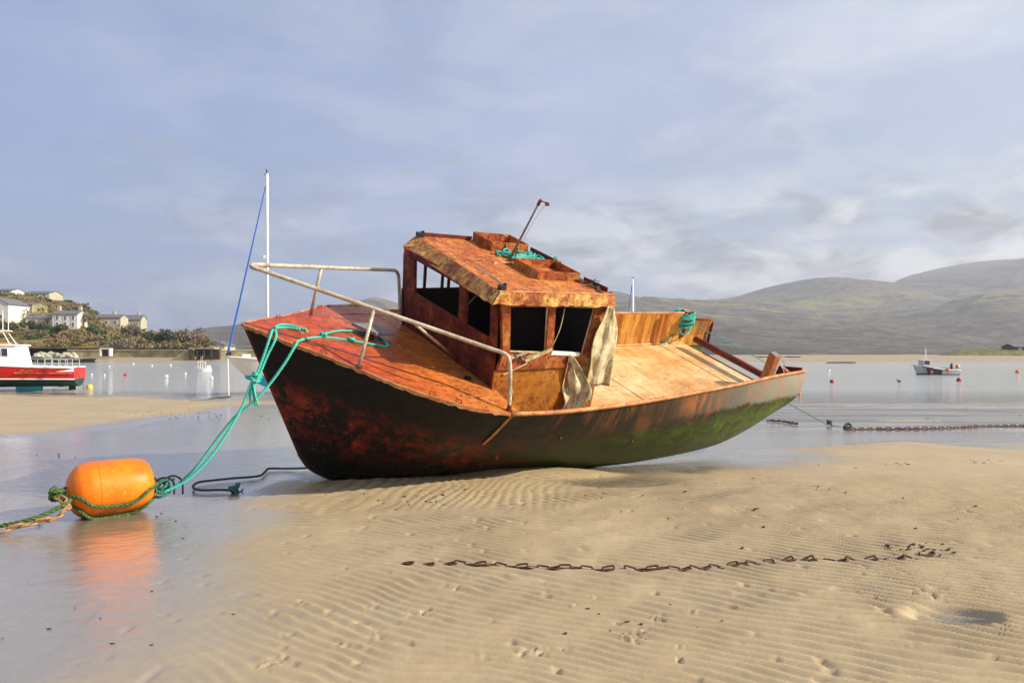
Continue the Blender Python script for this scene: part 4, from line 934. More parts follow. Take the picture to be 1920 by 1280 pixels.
# ---------------- pulpit rail
ra = (0.17, 0.07, 3.045); rb = (2.36, 1.335, 2.470)
def rl(t): return Vector(ra).lerp(Vector(rb), t)
near = [Vector((2.5, 1.60, 1.83)), Vector((2.5, 1.55, 2.1)), Vector((2.5, 1.47, 2.36)), Vector((2.48, 1.42, 2.43)), Vector((2.42, 1.37, 2.458))]+[rl(t) for t in np.linspace(1, 0, 12)]
near += [Vector((.09, .01, 3.06)), Vector((.10, -.05, 3.06)), Vector((.17, -.12, 3.045))]
far = [Vector((.17, -.12, 3.045)).lerp(Vector((2.34, -1.46, 2.50)), t) for t in np.linspace(0, 1, 10)][1:]+[Vector((2.46, -1.51, 2.465)), Vector((2.5, -1.50, 2.38)), Vector((2.5, -1.44, 2.2)), Vector((2.5, -1.33, 1.86))]
pr = BB().tube(smooth_path(near+far, 3), 0.024, 9).build('pulpit_rail', M['rail'], wreck, True)
BB().tube([(.985, .865, 2.19), rl(.47)], 0.021, 8).build('stanchion', M['rail'], pr, True)
fa = Vector((.17, -.12, 3.045)).lerp(Vector((2.34, -1.46, 2.50)), .42)
BB().tube([(.98, -.70, 2.19), fa], 0.021, 8).build('stanchion', M['rail'], pr, True)
BB().tube([rl(.65)+Vector((0, 0, -.02)), (2.52, .246, 1.905)], 0.017, 8).build('brace', M['rail'], pr, True)
for p, n_ in ((Vector((.985, .865, 2.19)), 0), (Vector((2.5, 1.60, 1.825)), 0), (Vector((.98, -.70, 2.19)), 0)):
    BB().tube([p-Vector((0, 0, .01)), p+Vector((0, 0, .018))], 0.04, 8).build('foot_flange', M['darkred'], pr)
BB().tube([(2.5, 1.60, 1.83), (2.5, 1.597, 1.90)], 0.0265, 9, False).build('rusted_foot', M['darkred'], pr, True)
BB().box((2.50, 1.575, 2.05), (.05, .03, .03)).build('rail_lug', M['rail'], pr)
# bollard with grey slab, deck fitting
bo = BB().tube([(1.50, -.10, 2.05), (1.50, -.10, 2.17)], 0.06, 12).build('bollard', M['darkred'], wreck, True)
BB().slab([(1.34, -.27, 2.21), (1.52, .06, 2.19), (1.78, .02, 2.15), (1.60, -.32, 2.17)], 0.035).build('bollard_slab', M['grey'], bo)
ft = BB().tube([(2.385, .83, 1.86), (2.385, .83, 1.895)], 0.042, 12); ft.box((2.385, .83, 1.90), (.09, .02, .015)).box((2.385, .83, 1.902), (.02, .09, .015)); ft.build('deck_filler', M['black'], wreck)
BB().box((.62, .10, 2.29), (.04, .02, .06)).box((.70, .02, 2.28), (.03, .02, .05)).build('fairlead_pins', M['rail'], wreck)

# ---------------- canvas hanging from the wheelhouse
def drape(name, left, right, n, m_, label, fold, yamp, seed, thick=0.006, cat='canvas'):
    """left/right: matching edge point lists (x, y, z) top to bottom"""
    Lp = smooth_path(left, 6); Rp = smooth_path(right, 6); mb = BB(); vs = []; fs = []; k = len(Lp)
    for i in range(k):
        for j in range(n+1):
            t = j/n; p = Vector(Lp[i]).lerp(Vector(Rp[i]), t)
            p.y += yamp*math.sin(t*fold*2*math.pi+seed+i*0.10)*(0.4+0.6*i/k)+(vnoise(np.array([t*5.0+seed]), np.array([i*0.22]), 4)[0]-.5)*yamp*2.6; p.x += 0.01*math.sin(i*0.5+j); vs.append(p)
    for i in range(k-1):
        for j in range(n): a = i*(n+1)+j; fs.append((a, a+1, a+n+2, a+n+1))
    o = mb.add(vs, fs).build(name, m_, None, True, BMAT); so = o.modifiers.new('thickness', 'SOLIDIFY'); so.thickness = thick
    tag(o, label, cat); return o
drape('torn_canvas', [(4.02, 1.19, 2.84), (3.95, 1.19, 2.6), (3.90, 1.19, 2.30), (3.93, 1.18, 2.02), (3.97, 1.17, 1.76)], [(4.14, 1.19, 2.80), (4.24, 1.19, 2.6), (4.31, 1.18, 2.33), (4.33, 1.17, 2.0), (4.33, 1.16, 1.71)], 22, M['cloth'],
      'long stained cream canvas hanging down from the aft corner of the wheelhouse roof', 1.7, 0.014, 1.0)
drape('torn_canvas', [(3.62, 1.10, 2.19), (3.64, 1.10, 1.9), (3.68, 1.10, 1.6), (3.70, 1.12, 1.36)], [(3.66, 1.12, 2.19), (3.86, 1.14, 1.95), (3.99, 1.20, 1.70), (3.74, 1.14, 1.37)], 12, M['cloth'],
      'pointed off white canvas flap with curled edge, the left one below the window sill', 0.6, 0.045, 2.0)
drape('torn_canvas', [(3.68, 1.075, 2.185), (3.86, 1.075, 1.95), (3.95, 1.08, 1.72), (3.90, 1.08, 1.52)], [(4.0, 1.08, 2.15), (4.06, 1.08, 1.95), (4.10, 1.08, 1.72), (4.12, 1.08, 1.50)], 12, M['cloth'],
      'square pale canvas piece tucked behind the long stained canvas', 0.8, 0.012, 4.0)

# ---------------- ropes on the boat
def rope(name, pts, r, m_, label, raw=False):
    o = rope_mb(pts, r, raw=raw).build(name, m_, None, True); tag(o, label, 'rope'); return o
def tangle(mb, c, rad, n, r, rr, flat_=(1, 1, .5), tilt=0.5):
    for i in range(n):
        a0 = rr.uniform(0, 6.28); R_ = rad*rr.uniform(.5, 1.0); ax = Vector((rr.uniform(-tilt, tilt), rr.uniform(-tilt, tilt), 1)).normalized(); u_ = ax.orthogonal().normalized(); v_ = ax.cross(u_); o_ = Vector((rr.uniform(-.3, .3)*rad, rr.uniform(-.3, .3)*rad, rr.uniform(-.4, .4)*rad*flat_[2]))
        pts = [Vector(c)+o_+u_*math.cos(a0+k*.7)*R_*flat_[0]+v_*math.sin(a0+k*.7)*R_*flat_[1] for k in range(8)]
        rope_mb(pts, r, mb)
    return mb
rr = random.Random(4)
mb = MB()
for i in range(16):
    x0 = rr.uniform(3.42, 3.95); y0 = rr.uniform(-.50, -.05); pts = []
    for k in range(6): pts.append(LW(x0+rr.uniform(-.12, .12), y0+rr.uniform(-.12, .12), RZ(x0)+rr.uniform(.012, .07)))
    rope_mb(pts, 0.011, mb)
rope_mb([LW(3.9, -.2, RZ(3.9)+.03), LW(4.0, .0, RZ(4.0)+.02), LW(3.99, .04, RZ(4.0)+.15), LW(4.03, .2, RZ(4)+.02), LW(4.04, .5, RZ(4)+.02)], 0.009, mb)
tag(mb.build('rope_heap', M['teal'], None, True), 'heap of teal rope lying between the roof frames', 'rope')
# coil round the far mooring post
mb = MB()
for k in range(13):
    z = 1.36+0.022*k+rr.uniform(-.01, .01); R_ = 0.125+rr.uniform(0, .035)+(.03 if 5 < k < 11 else 0); tl = rr.uniform(-.3, .3)
    pts = [LW(8.1+R_*math.cos(a), -1.18+R_*math.sin(a), z+tl*R_*math.cos(a+k)) for a in np.linspace(0, 2*math.pi, 11)]; rope_mb(pts, 0.012, mb)
for k in range(6): pts = [LW(8.1+.16*math.cos(a+k), -1.18+.13*math.sin(a*1.3+k), 1.52+.13*math.sin(a*2+k)) for a in np.linspace(0, 5, 9)]; rope_mb(pts, 0.011, mb)
rope_mb([LW(8.0, -1.1, 1.45), LW(7.95, -1.05, 1.30), LW(8.05, -1.0, 1.27), LW(8.22, -1.08, 1.32), LW(8.2, -1.2, 1.42)], .012, mb)
tag(mb.build('rope_coil', M['teal'], None, True), 'teal rope wound in many turns round the far mooring post', 'rope')
mb = MB()
for k in range(5): rope_mb([LW(7.95, -1.15, 1.25), LW(7.8-.05*k, -1.18+.02*k, 1.12), LW(7.62+.05*k, -1.2, 1.07), LW(7.7, -1.22+.02*k, 1.09), LW(7.98, -1.2, 1.10+.03*k)], .009, mb)
tag(mb.build('rope_tail', M['teal_wet'], None, True), 'slack dark teal rope loops at the foot of the far mooring post', 'rope')
pe = gnd(1576, 800, 0.05)
rope('stern_line', [LW(8.15, -1.1, 1.5), LW(8.35, -.55, 1.38), LW(8.75, .3, 1.20), LW(8.86, .9, 1.0)], .008, M['teal'], 'thin pale teal line running from the wound post down over the stern', False)
rope('stern_line', [at(1480, 757, 14.2), at(1515, 776, 15), at(1550, 795, 15.9), pe], .009, M['teal_wet'], 'thin green line slanting from the stern to the chain on the wet sand')
# bow lines
def atw(px, py, Y): return at(px, py, Y)
gb = LW(.20, .22, 2.39); yb = gb.y
rope('mooring_line', [LW(.62, .03, 2.33), LW(.45, -.02, 2.345), LW(.30, .12, 2.385), LW(.22, .27, 2.38), atw(494, 668, yb-.06), atw(480, 705, yb-.10), atw(470, 722, yb-.12), atw(455, 760, yb-.15), atw(428, 808, yb-.2), atw(392, 860, yb-.25), atw(350, 900, yb-.32), atw(308, 922, 7.55)],
     .0155, M['teal'], 'upper teal rope knotted below the stem and running down to the buoy')
mb = MB(); 
rope_mb([LW(.70, .0, 2.31), LW(.5, -.08, 2.35), LW(.34, .06, 2.39), LW(.27, .30, 2.37), atw(502, 665, yb-.05), atw(487, 700, yb-.09), atw(478, 718, yb-.12)], .0145, mb)
tangle(mb, atw(480, 706, yb-.1), .055, 5, .014, rr, (1, 1, 1), 1.2)
for k in range(9):
    a = rr.uniform(-9, 12); rope_mb([atw(474+rr.uniform(-4, 4), 715, yb-.12), atw(472+a*.6, 735, yb-.13+rr.uniform(-.03, .03)), atw(474+a, 752+rr.uniform(-8, 12), yb-.14)], .008, mb)
tag(mb.build('bow_knot', M['teal'], None, True), 'frayed teal knot with loose tails hanging in front of the stem', 'rope')
gq = LW(.44, .44, 2.325)
rope('mooring_line', [LW(1.66, .06, 2.10), LW(1.62, .16, 2.085), LW(1.3, .17, 2.17), LW(.85, .14, 2.26), LW(.52, .34, 2.33), gq, atw(533, 682, gq.y-.05), atw(507, 718, gq.y-.08), atw(480, 748, gq.y-.12), atw(440, 782, gq.y-.12), atw(405, 825, gq.y-.1), atw(368, 875, gq.y-.1), atw(330, 910, gq.y-.05), atw(303, 925, 7.58)],
     .0155, M['teal'], 'lower teal rope leading over the deck edge from the bollard to the buoy')
mb = MB(); rope_mb([LW(.82, .10, 2.27), LW(1.1, -.10, 2.22), LW(1.35, -.22, 2.155), LW(1.5, -.22, 2.12), LW(1.64, -.12, 2.09), LW(1.66, .04, 2.09)], .014, mb)
tangle(mb, LW(.86, .13, 2.28), .05, 4, .013, rr, (1, 1, .7), .8); tangle(mb, LW(1.18, .15, 2.205), .035, 3, .012, rr, (1.4, 1, .6), .6)
tag(mb.build('bollard_loop', M['teal'], None, True), 'teal rope loop with a bulky knot lying round the foredeck bollard', 'rope')

# ================================================================== orange buoy and its tackle
bc = Vector((-4.035, 7.50, .262)); bax = Vector((.76, .65, .02)).normalized(); bsd = Vector((bax.y, -bax.x, 0)).normalized(); bup = bsd.cross(bax)*-1
if bup.z < 0: bup = -bup
BR, BH = .278, .37
prof = [(-BH-.015, 0), (-BH-.012, .07), (-BH+.0, .13), (-BH+.03, .19), (-BH+.08, .243), (-BH+.14, .268), (-BH+.19, .277), (-.05, .279), (.12, .278), (BH-.17, .274), (BH-.10, .262), (BH-.05, .24), (BH-.015, .195), (BH+.01, .12), (BH+.02, .0)]
pf = smooth_path([Vector((a, b, 0)) for a, b in prof], 5)
by = empty('mooring_buoy', bc); tag(by, 'big orange barrel shaped mooring buoy lying in the shallow water', 'buoy')
vs = []; fs = []; n = 48
for p in pf:
    for k in range(n):
        a = 2*math.pi*k/n; d = bax*p.x+(bsd*math.cos(a)+bup*math.sin(a))*max(p.y, 0.0005)
        d += d.normalized()*(float(vnoise(np.array([d.x*5+9]), np.array([d.z*5+d.y*3+9]), 2)[0])-.5)*.006; vs.append(d)
for i in range(len(pf)-1):
    for k in range(n): fs.append((i*n+k, i*n+(k+1) % n, (i+1)*n+(k+1) % n, (i+1)*n+k))
MB().add(vs, fs).build('float_body', M['buoy'], by, True)
for sgn in (-1, 1):
    c_ = bax*(sgn*(BH+.02)); u_ = bup; tp = [c_+(bax*sgn*math.cos(a)*.05+u_*math.sin(a)*.05) for a in np.linspace(-2.2, 2.2, 12)]; MB().tube(tp, .013, 7).build('end_eye', M['chain'], by, True)
MB().tube([bax*(-.13)+(bsd*math.cos(a)+bup*math.sin(a))*.2785 for a in np.linspace(0, 6.283, 60)], .0022, 4).build('mould_seam', M['buoy'], by, True)
def BS(a, deg, k=1.07):
    r_ = float(np.interp(a, [p.x for p in pf], [p.y for p in pf])); t = math.radians(deg)
    return bc+bax*a+(bsd*math.cos(t)+bup*math.sin(t))*(r_*1.0+.022*k)
eyeL = bc+bax*(-BH-.07)+Vector((0, 0, -.02)); eyeR = bc+bax*(BH+.09)+Vector((0, 0, .0))
rope('buoy_lashing', [eyeL, BS(-BH+.05, -5), BS(-.2, -22), BS(.0, -27), BS(.18, -22), BS(.30, -5), eyeR], .019, M['green'], 'thick weedy green rope drawn across the middle of the orange buoy')
rope('buoy_lashing', [eyeL+Vector((0, 0, -.02)), BS(-BH+.06, -38), BS(-.2, -58), BS(0, -62), BS(.18, -55), BS(.32, -35), eyeR+Vector((0, 0, -.06))], .016, M['green'], 'paler green rope sagging under the belly of the orange buoy')
mb = MB(); tangle(mb, eyeL+Vector((.0, -.04, .03)), .06, 6, .017, rr, (1, 1, 1), 1.5)
tag(mb.build('rope_knot', M['green'], None, True), 'dark green knot on the left end of the orange buoy', 'rope')
mb = MB(); tangle(mb, eyeR+Vector((.06, -.03, -.06)), .085, 7, .014, rr, (1.3, 1, .8), 1.2)
tag(mb.build('rope_knot', M['teal_wet'], None, True), 'teal and green knot on the right end of the orange buoy', 'rope')
mb = MB()
for dx, h_ in ((0.0, .15), (.09, .17)):
    q = eyeR+Vector((-.02+dx, -.05, -.1)); mb.tube(smooth_path([q, q+Vector((.02, 0, h_*.75)), q+Vector((.10, 0, h_)), q+Vector((.19, 0, h_*.7)), q+Vector((.20, 0, -.02))], 6), .0105, 7)
tag(mb.build('rubber_hoops', M['black'], None, True), 'two stiff dark hoops standing at the right end of the buoy', 'hoop')
gl_ = [eyeL+Vector((-.0, -.03, .0)), at(132, 938, 7.1), at(80, 965, 6.9), at(20, 982, 6.8), at(-60, 994, 6.75), at(-200, 1006, 6.7)]
for i in range(2, 6): gl_[i].z = max(gl_[i].z, .03)
rope('anchor_rope', gl_, .021, M['green'], 'weedy green rope leading off left from the buoy beside the chain')
def link_mesh(name, L, Wd, r, m_, seg=16, n=6):
    mb = MB(); pts = []
    for k in range(seg):
        a = 2*math.pi*k/seg; x = math.cos(a)*(Wd/2-r); y = math.sin(a)*(Wd/2-r); x += (L/2-Wd/2)*(1 if math.cos(a) > 1e-6 else (-1 if math.cos(a) < -1e-6 else 0)); pts.append(Vector((x, y, 0)))
    vs = []; fs = []
    for i, p in enumerate(pts):
        d = (pts[(i+1) % seg]-pts[i-1]).normalized(); nn = Vector((d.y, -d.x, 0))
        for k in range(n): a = 2*math.pi*k/n; vs.append(p+(nn*math.cos(a)+Vector((0, 0, 1))*math.sin(a))*r)
    for i in range(seg):
        j = (i+1) % seg
        for k in range(n): fs.append((i*n+k, i*n+(k+1) % n, j*n+(k+1) % n, j*n+k))
    return mesh(name, vs, fs, m_, True)
def hz(x, y): 
    h, _, _ = height(np.array([[x]], float), np.array([[y]], float)); return float(h[0, 0])
def chain(pts, pitch, L, Wd, r, m_, label, skip=(), roll=0.5, sink=0.0, ground=False, n=6):
    P = resample(smooth_path(pts, 10), pitch); e = empty('chain', P[0]); tag(e, label, 'chain'); me = link_mesh('link', L, Wd, r, m_, n=n)
    rq = random.Random(len(P)); zs = None
    if ground:
        hh, _, _ = height(np.array([[p.x for p in P]]), np.array([[p.y for p in P]])); zs = hh[0]
    for i in range(len(P)-1):
        if i in skip: continue
        a, b = P[i].copy(), P[i+1].copy()
        if ground: a.z = zs[i]; b.z = zs[i+1]
        d = (b-a).normalized(); q = d.to_track_quat('X', 'Z'); ro = (math.radians(48) if i % 2 else math.radians(6))+rq.uniform(-.3, .3)*roll
        from mathutils import Quaternion
        o = link('link', me, e); o.rotation_mode = 'QUATERNION'; o.rotation_quaternion = q @ Quaternion((1, 0, 0), ro) @ Quaternion((0, 0, 1), rq.uniform(-.25, .25)*roll)
        hgt = abs(math.sin(ro))*Wd/2
        o.location = (a+b)/2-P[0]+Vector((0, rq.uniform(-.006, .006), hgt*0.6+r-sink+rq.uniform(-.004, .004)))
    return e
chain([eyeL+Vector((-.03, -.03, 0)), at(128, 955, 7.0), at(95, 978, 6.85), at(50, 987, 6.75), at(0, 1000, 6.66), at(-70, 1008, 6.6), at(-200, 1012, 6.55)], .105, .145, .075, .0125, M['chain2'],
      'rusty pale orange chain hanging from the left end of the buoy', n=7)
chain([gnd(757, 1057, .04), gnd(800, 1060, .04), gnd(850, 1059, .04), gnd(1000, 1068, .04), gnd(1150, 1071, .04), gnd(1290, 1072, .04), gnd(1400, 1062, .04), gnd(1480, 1055, .04), gnd(1600, 1056, .04), gnd(1700, 1051, .04), gnd(1755, 1044, .04)], .078, .100, .044, .0075, M['chain'],
      'dark rusty chain lying in a long shallow curve on the rippled sand', skip=(1, 3, 20), roll=.25, sink=.007, ground=True)
chain([gnd(1588, 803, .03), gnd(1640, 802, .03), gnd(1720, 802, .03), gnd(1800, 800, .03), gnd(1870, 797, .03), gnd(1990, 796, .03)], .10, .14, .075, .015, M['chain'],
      'heavy dark chain on the wet flats at the right, tied to the stern line', sink=.012, ground=True)
chain([gnd(1438, 788, .02), gnd(1465, 790, .02), gnd(1495, 795, .02)], .09, .12, .065, .013, M['chain'], 'short dark chain end under the raised stern', sink=-.01, ground=True)
mb = MB(); tangle(mb, gnd(1590, 800, .03), .09, 5, .02, rr, (1.4, .7, .5), .8)
tag(mb.build('rope_knot', M['oldrope'], None, True), 'dark knot joining the stern line to the heavy chain', 'rope')
mb = MB(); tangle(mb, gnd(1556, 792, .06), .06, 4, .022, rr, (1, 1, .8), 1); tag(mb.build('rope_knot', M['oldrope'], None, True), 'small dark knot partway down the stern line', 'rope')
def gp(px, py, z=.03): p = gnd(px, py, z); return p
rope('old_rope', [gp(575, 877, .06), gp(540, 878), gp(505, 878), gp(497, 884), gp(485, 892), gp(440, 896), gp(400, 900), gp(372, 904), gp(362, 912), gp(375, 918), gp(420, 918), gp(445, 920)], .015, M['oldrope'],
     'dark slack rope curling over the sand from under the bow')
mb = MB(); tangle(mb, gp(440, 915, .055), .065, 7, .011, rr, (1.2, .9, .8), 1.1)
tag(mb.build('rope_knot', M['teal_wet'], None, True), 'greenish knot at the end of the dark slack rope on the sand', 'rope')
rope('old_rope', [gp(355, 752), gp(380, 751), gp(405, 746), gp(432, 743)], .03, M['oldrope'], 'thin dark rope on the far sandbank below the white yacht')
# weed scraps on the sand
wd = MB(); rr = random.Random(21)
for cx, cy, n_, sx_, sy_ in ((1740, 1040, 60, 30, 7), (1700, 1034, 50, 30, 4), (1550, 918, 12, 25, 4), (1412, 964, 8, 8, 2), (1690, 870, 10, 20, 2), (1835, 867, 10, 18, 2), (340, 775, 60, 90, 4), (1480, 930, 14, 260, 30), (1560, 1000, 30, 300, 60), (800, 935, 50, 60, 9), (1180, 1190, 16, 70, 20), (60, 850, 5, 70, 4), (1640, 760, 14, 200, 14), (1240, 935, 14, 60, 10), (330, 980, 10, 20, 20), (200, 1120, 14, 200, 80)):
    for i in range(n_):
        px, py = rr.gauss(cx, sx_), rr.gauss(cy, sy_)
        if py < 748: continue
        p = gnd(px, py, .03); s_ = rr.uniform(.003, .009)*(p.y/5)**.5; a = rr.uniform(0, 3.14)
        wd.v += []; z = None; wd.ico((p.x, p.y, 0), s_, 5, 3, (rr.uniform(1, 3), 1, .5)); 
vv = np.array(wd.v); cen = vv.reshape(-1, 12, 3) if len(vv) % 12 == 0 else None
hh, _, _ = height(vv[None, :, 0], vv[None, :, 1]); vv[:, 2] += np.maximum(hh[0], 0)+.002; wd.v = [tuple(q) for q in vv]
tag(wd.build('weed_scraps', M['debris']), 'scattered dark weed scraps and shell bits on the sand', 'seaweed', kind='stuff')

# ================================================================== other boats
def boat_hull(e, L, B, D0, D1, wl0, wl1, mt, mbm, md, bow=0.8, tr=0.85, keel=0.0, stripe=None, names=('hull', 'bottom', 'deck'), under=0.35, fine=2.2):
    """x forward from the transom; D0/D1 sheer height at stern/bow, wl0/wl1 paint line"""
    n = 26; secs = []
    for i in range(n+1):
        t = i/n; w_ = B/2*(tr+(1-tr)*math.sin(min(1, t/0.5)*math.pi/2)) if t < .5 else B/2*(1-((t-.5)/.5)**fine)
        D = D0+(D1-D0)*t**1.8; wl = wl0+(wl1-wl0)*t; kz = keel+(0.5*wl)*max(0, (t-.75)/.25)**2
        x_ = L*t; secs.append((x_, w_, D, wl, kz))
    def sec(i, which, side):
        x_, w_, D, wl, kz = secs[i]; t = i/n; rk = lambda z: bow*(z-D)/D*t**4
        if which == 's': return (x_+rk(D), side*w_, D)
        if which == 'm': z = (D+wl)/2; return (x_+rk(z), side*w_*(.97-.1*t), z)
        if which == 'w': return (x_+rk(wl), side*w_*(.90-.25*t), wl)
        if which == 'c': z = (wl+kz)*.5; return (x_+rk(z), side*w_*(.62-.25*t), z*.9)
        return (x_+rk(kz)*1.1, 0, kz)
    def strip(rows, name, m_, smooth=True):
        mb = MB()
        for side in (1, -1):
            vs = [sec(i, r_, side) for i in range(n+1) for r_ in rows]; k = len(rows)
            mb.add(vs, [(i*k+j, i*k+j+1, (i+1)*k+j+1, (i+1)*k+j) for i in range(n) for j in range(k-1)])
        a = [sec(0, r_, 1) for r_ in rows]+[sec(0, r_, -1) for r_ in reversed(rows)]; mb.add(a, [tuple(range(len(a)))]); return mb.build(name, m_, e, smooth)
    strip(('s', 'm', 'w'), names[0], mt); strip(('w', 'c', 'k'), names[1], mbm)
    dk = MB(); vs = [sec(i, 's', s_) for i in range(n+1) for s_ in (1, -1)]; vs = [(v[0], v[1], v[2]-.03) for v in vs]
    dk.add(vs, [(2*i, 2*i+2, 2*i+3, 2*i+1) for i in range(n)]); dk.build(names[2], md, e)
    for side in (1, -1):
        MB().tube([Vector(sec(i, 's', side)) for i in range(n+1)], .035, 6).build('rubbing_strake', md if stripe is None else stripe, e, True)
        if stripe: 
            MB().tube([Vector(sec(i, 'w', side))+Vector((0, side*.012, 0)) for i in range(n+1)], .03, 5).build('waterline_stripe', stripe, e, True)
    return sec
# red and white work boat on the left
Yr = 34.0
e = empty('motor_boat', ((158-960)/FPX*Yr+.15, Yr-.6, 0.0), math.pi+.33); tag(e, 'red and white cabin motor boat aground at the left edge', 'boat')
sec = boat_hull(e, 8.2, 2.6, 1.02, 1.75, .52, .62, M['red'], M['weedbottom'], M['white'], bow=1.0, tr=.92, keel=.18, stripe=M['white'], fine=2.6)
MB().box((.55, 1.13, .95), (1.1, .12, .20)).build('bulwark', M['white'], e)
mb = MB()
def cab(pts, y0, y1, m_, name='wheelhouse'):
    mb = MB(); v = [(x, y0, z) for x, z in pts]+[(x, y1, z) for x, z in pts]; k = len(pts); mb.add(v, [tuple(range(k)), tuple(range(2*k-1, k-1, -1))]+[(i, i+k, (i+1) % k+k, (i+1) % k) for i in range(k)]); return mb.build(name, m_, e)
cb = cab([(2.05, 1.02), (2.25, 1.98), (5.2, 1.98), (5.9, 1.45), (7.0, 1.40), (7.2, 1.2)], -.95, .95, M['white'])
MB().box((3.7, 0, 2.0), (3.1, 2.1, .06)).build('roof', M['white'], cb)
for ys_ in (.955, -.955):
    for q in ([(2.50, 1.50), (2.52, 1.86), (3.02, 1.86), (3.00, 1.50)], [(3.16, 1.50), (3.30, 1.86), (3.72, 1.86), (3.72, 1.50)], [(3.9, 1.50), (3.95, 1.86), (4.5, 1.86), (4.7, 1.50)]):
        MB().slab([(x, ys_+(.01 if ys_ > 0 else -.01), z) for x, z in q], .012).build('window', M['glass'], cb)
        fr = MB(); qq = [(x, ys_+(.018 if ys_ > 0 else -.018), z) for x, z in q]
        for i in range(4): fr.bar(qq[i], qq[(i+1) % 4], .03, .02, (0, 1, 0))
        fr.bar(((qq[0][0]+qq[3][0])/2, qq[0][1], 1.5), ((qq[1][0]+qq[2][0])/2, qq[0][1], 1.86), .02, .02, (0, 1, 0)); fr.build('window_frame', M['white'], cb)
MB().box((3.0, -.2, 2.06), (.6, .3, .07)).build('roof_hatch', M['orangeb'], cb)
for y in (1.15, -1.15):
    rl_ = MB(); rl_.tube([(.25, y, 1.36), (1.65, y, 1.40)], .018, 6)
    for k in range(6): rl_.tube([(.25+k*.28, y, 1.02), (.25+k*.28, y, 1.38)], .014, 5)
    rl_.tube([(.25, y, 1.2), (1.65, y, 1.22)], .01, 5); rl_.build('guard_rail', M['steel'], e)
mf = MB()
for y in (-.5, .5): mf.tube([(2.55, y, 2.0), (2.85, y*.7, 2.55), (3.6, y*.7, 2.6), (3.95, y, 2.0)], .022, 6)
mf.box((3.2, 0, 2.62), (1.0, .8, .04)); mf.build('mast_frame', M['cream'], cb)
MB().box((3.35, 0, 2.72), (.42, .42, .2)).build('radar', M['white'], cb)
for x, zt_, tp in ((2.75, 3.55, .0), (2.95, 3.5, .02), (3.32, 4.25, .15)): MB().tube([(x, 0, 2.6), (x+tp, 0, zt_)], .018, 6).build('aerial', M['cream'], cb)
MB().box((1.95, 0, .10), (.95, .35, .2)).build('keel_shoe', M['turq'], e)
MB().tube([(.85, 0, .2), (.60, 0, .2)], .05, 7).box((.55, 0, .22), (.03, .35, .07)).box((.55, 0, .22), (.03, .07, .35)).build('propeller', M['steel'], e); MB().box((.30, 0, .22), (.28, .04, .42)).build('rudder', M['weedbottom'], e)
for y in (1.22, -1.22): MB().bar((.05, y, .78), (2.2, y, .80), .02, .03).build('rubbing_line', M['rim'], e)
mb = MB(); mb.tube([(-.02, .6, .8), (-.25, .8, .35), (-.35, .95, .05)], .012, 5).build('painter', M['oldrope'], e)
# name board squiggle reads too small to letter: a pale scroll on the quarter
for y in (1.235, -1.235): MB().tube(smooth_path([(1.55, y, .86), (1.65, y, .92), (1.78, y, .84), (1.9, y, .92), (2.02, y, .85), (2.2, y, .83)], 5), .012, 4).tube([(1.4, y, .79), (2.25, y, .79)], .008, 4).build('painted_scroll', M['fascia'], e)
def round_buoy(px, py, rpx, m_, label, Y=None, sq=1.0, top=None):
    Y = Y or EYE*FPX/(py+rpx*.75-HY); r = rpx/FPX*Y; e = empty('marker_buoy', ((px-960)/FPX*Y, Y, 0)); tag(e, label, 'buoy', 'mooring buoys on the water')
    MB().ico((0, 0, r*.45), r, 14, 9, (1, 1, sq)).build('float', m_, e, True)
    MB().tube([(0, 0, r*(.4+sq)), (0, 0, r*(.65+sq))], r*.12, 6).build('top_eye', M['chain'], e)
    if top: MB().tube([(0, 0, r), (0, 0, r*top)], r*.12, 5).build('pick_up_pole', M['white'], e)
    return e
round_buoy(168, 724, 6, M['yellowb'], 'yellow ball buoy at the water edge beside the red motor boat', Y=35)
round_buoy(235, 702, 3.2, M['redb'], 'small dull red buoy, leftmost red one between the motor boat and the yacht')
round_buoy(312, 704, 3.6, M['white'], 'white buoy below the bare tree on the headland, larger of the pale ones', sq=.7)
round_buoy(397, 707, 3.0, M['white'], 'white buoy just below the small moored skiff')
round_buoy(348, 700, 1.8, M['white'], 'white buoy with a short upright pole', top=4)
for px, py, lb in ((205, 686, 'tiny pale buoy nearest the red motor boat, far out'), (250, 681, 'tiny pale buoy close under the far beach'), (285, 685, 'tiny pale buoy, second along the far row left of the skiff'), (320, 684, 'tiny pale buoy just left of the skiff, far out'), (172, 701, 'tiny pale buoy above the yellow ball buoy'), (196, 702, 'tiny pale buoy right of the yellow ball buoy')):
    round_buoy(px, py, 1.6, M['white'], lb)
round_buoy(1554, 694, 2.6, M['white'], 'white buoy beyond the stern of the wreck')
round_buoy(1560, 714, 4.2, M['redb'], 'dull red buoy beyond the stern of the wreck')
round_buoy(1499, 738, 3.2, M['orangeb'], 'orange buoy nearest the stern of the wreck')
round_buoy(1798, 711, 4.6, M['redb'], 'red buoy floating below the stern of the fishing boat')
round_buoy(1908, 696, 4.0, M['orangeb'], 'orange buoy near the right edge')
# gull on the water
e = empty('gull', gnd(1686, 716, 0)); tag(e, 'small dark seabird sitting on the water', 'bird')
MB().ico((0, 0, .05), .07, 10, 6, (1.8, .8, .8)).ico((-.12, 0, .15), .035, 8, 5).tube([(-.10, 0, .08), (-.12, 0, .15)], .02, 6).build('body', M['debris'], e, True)
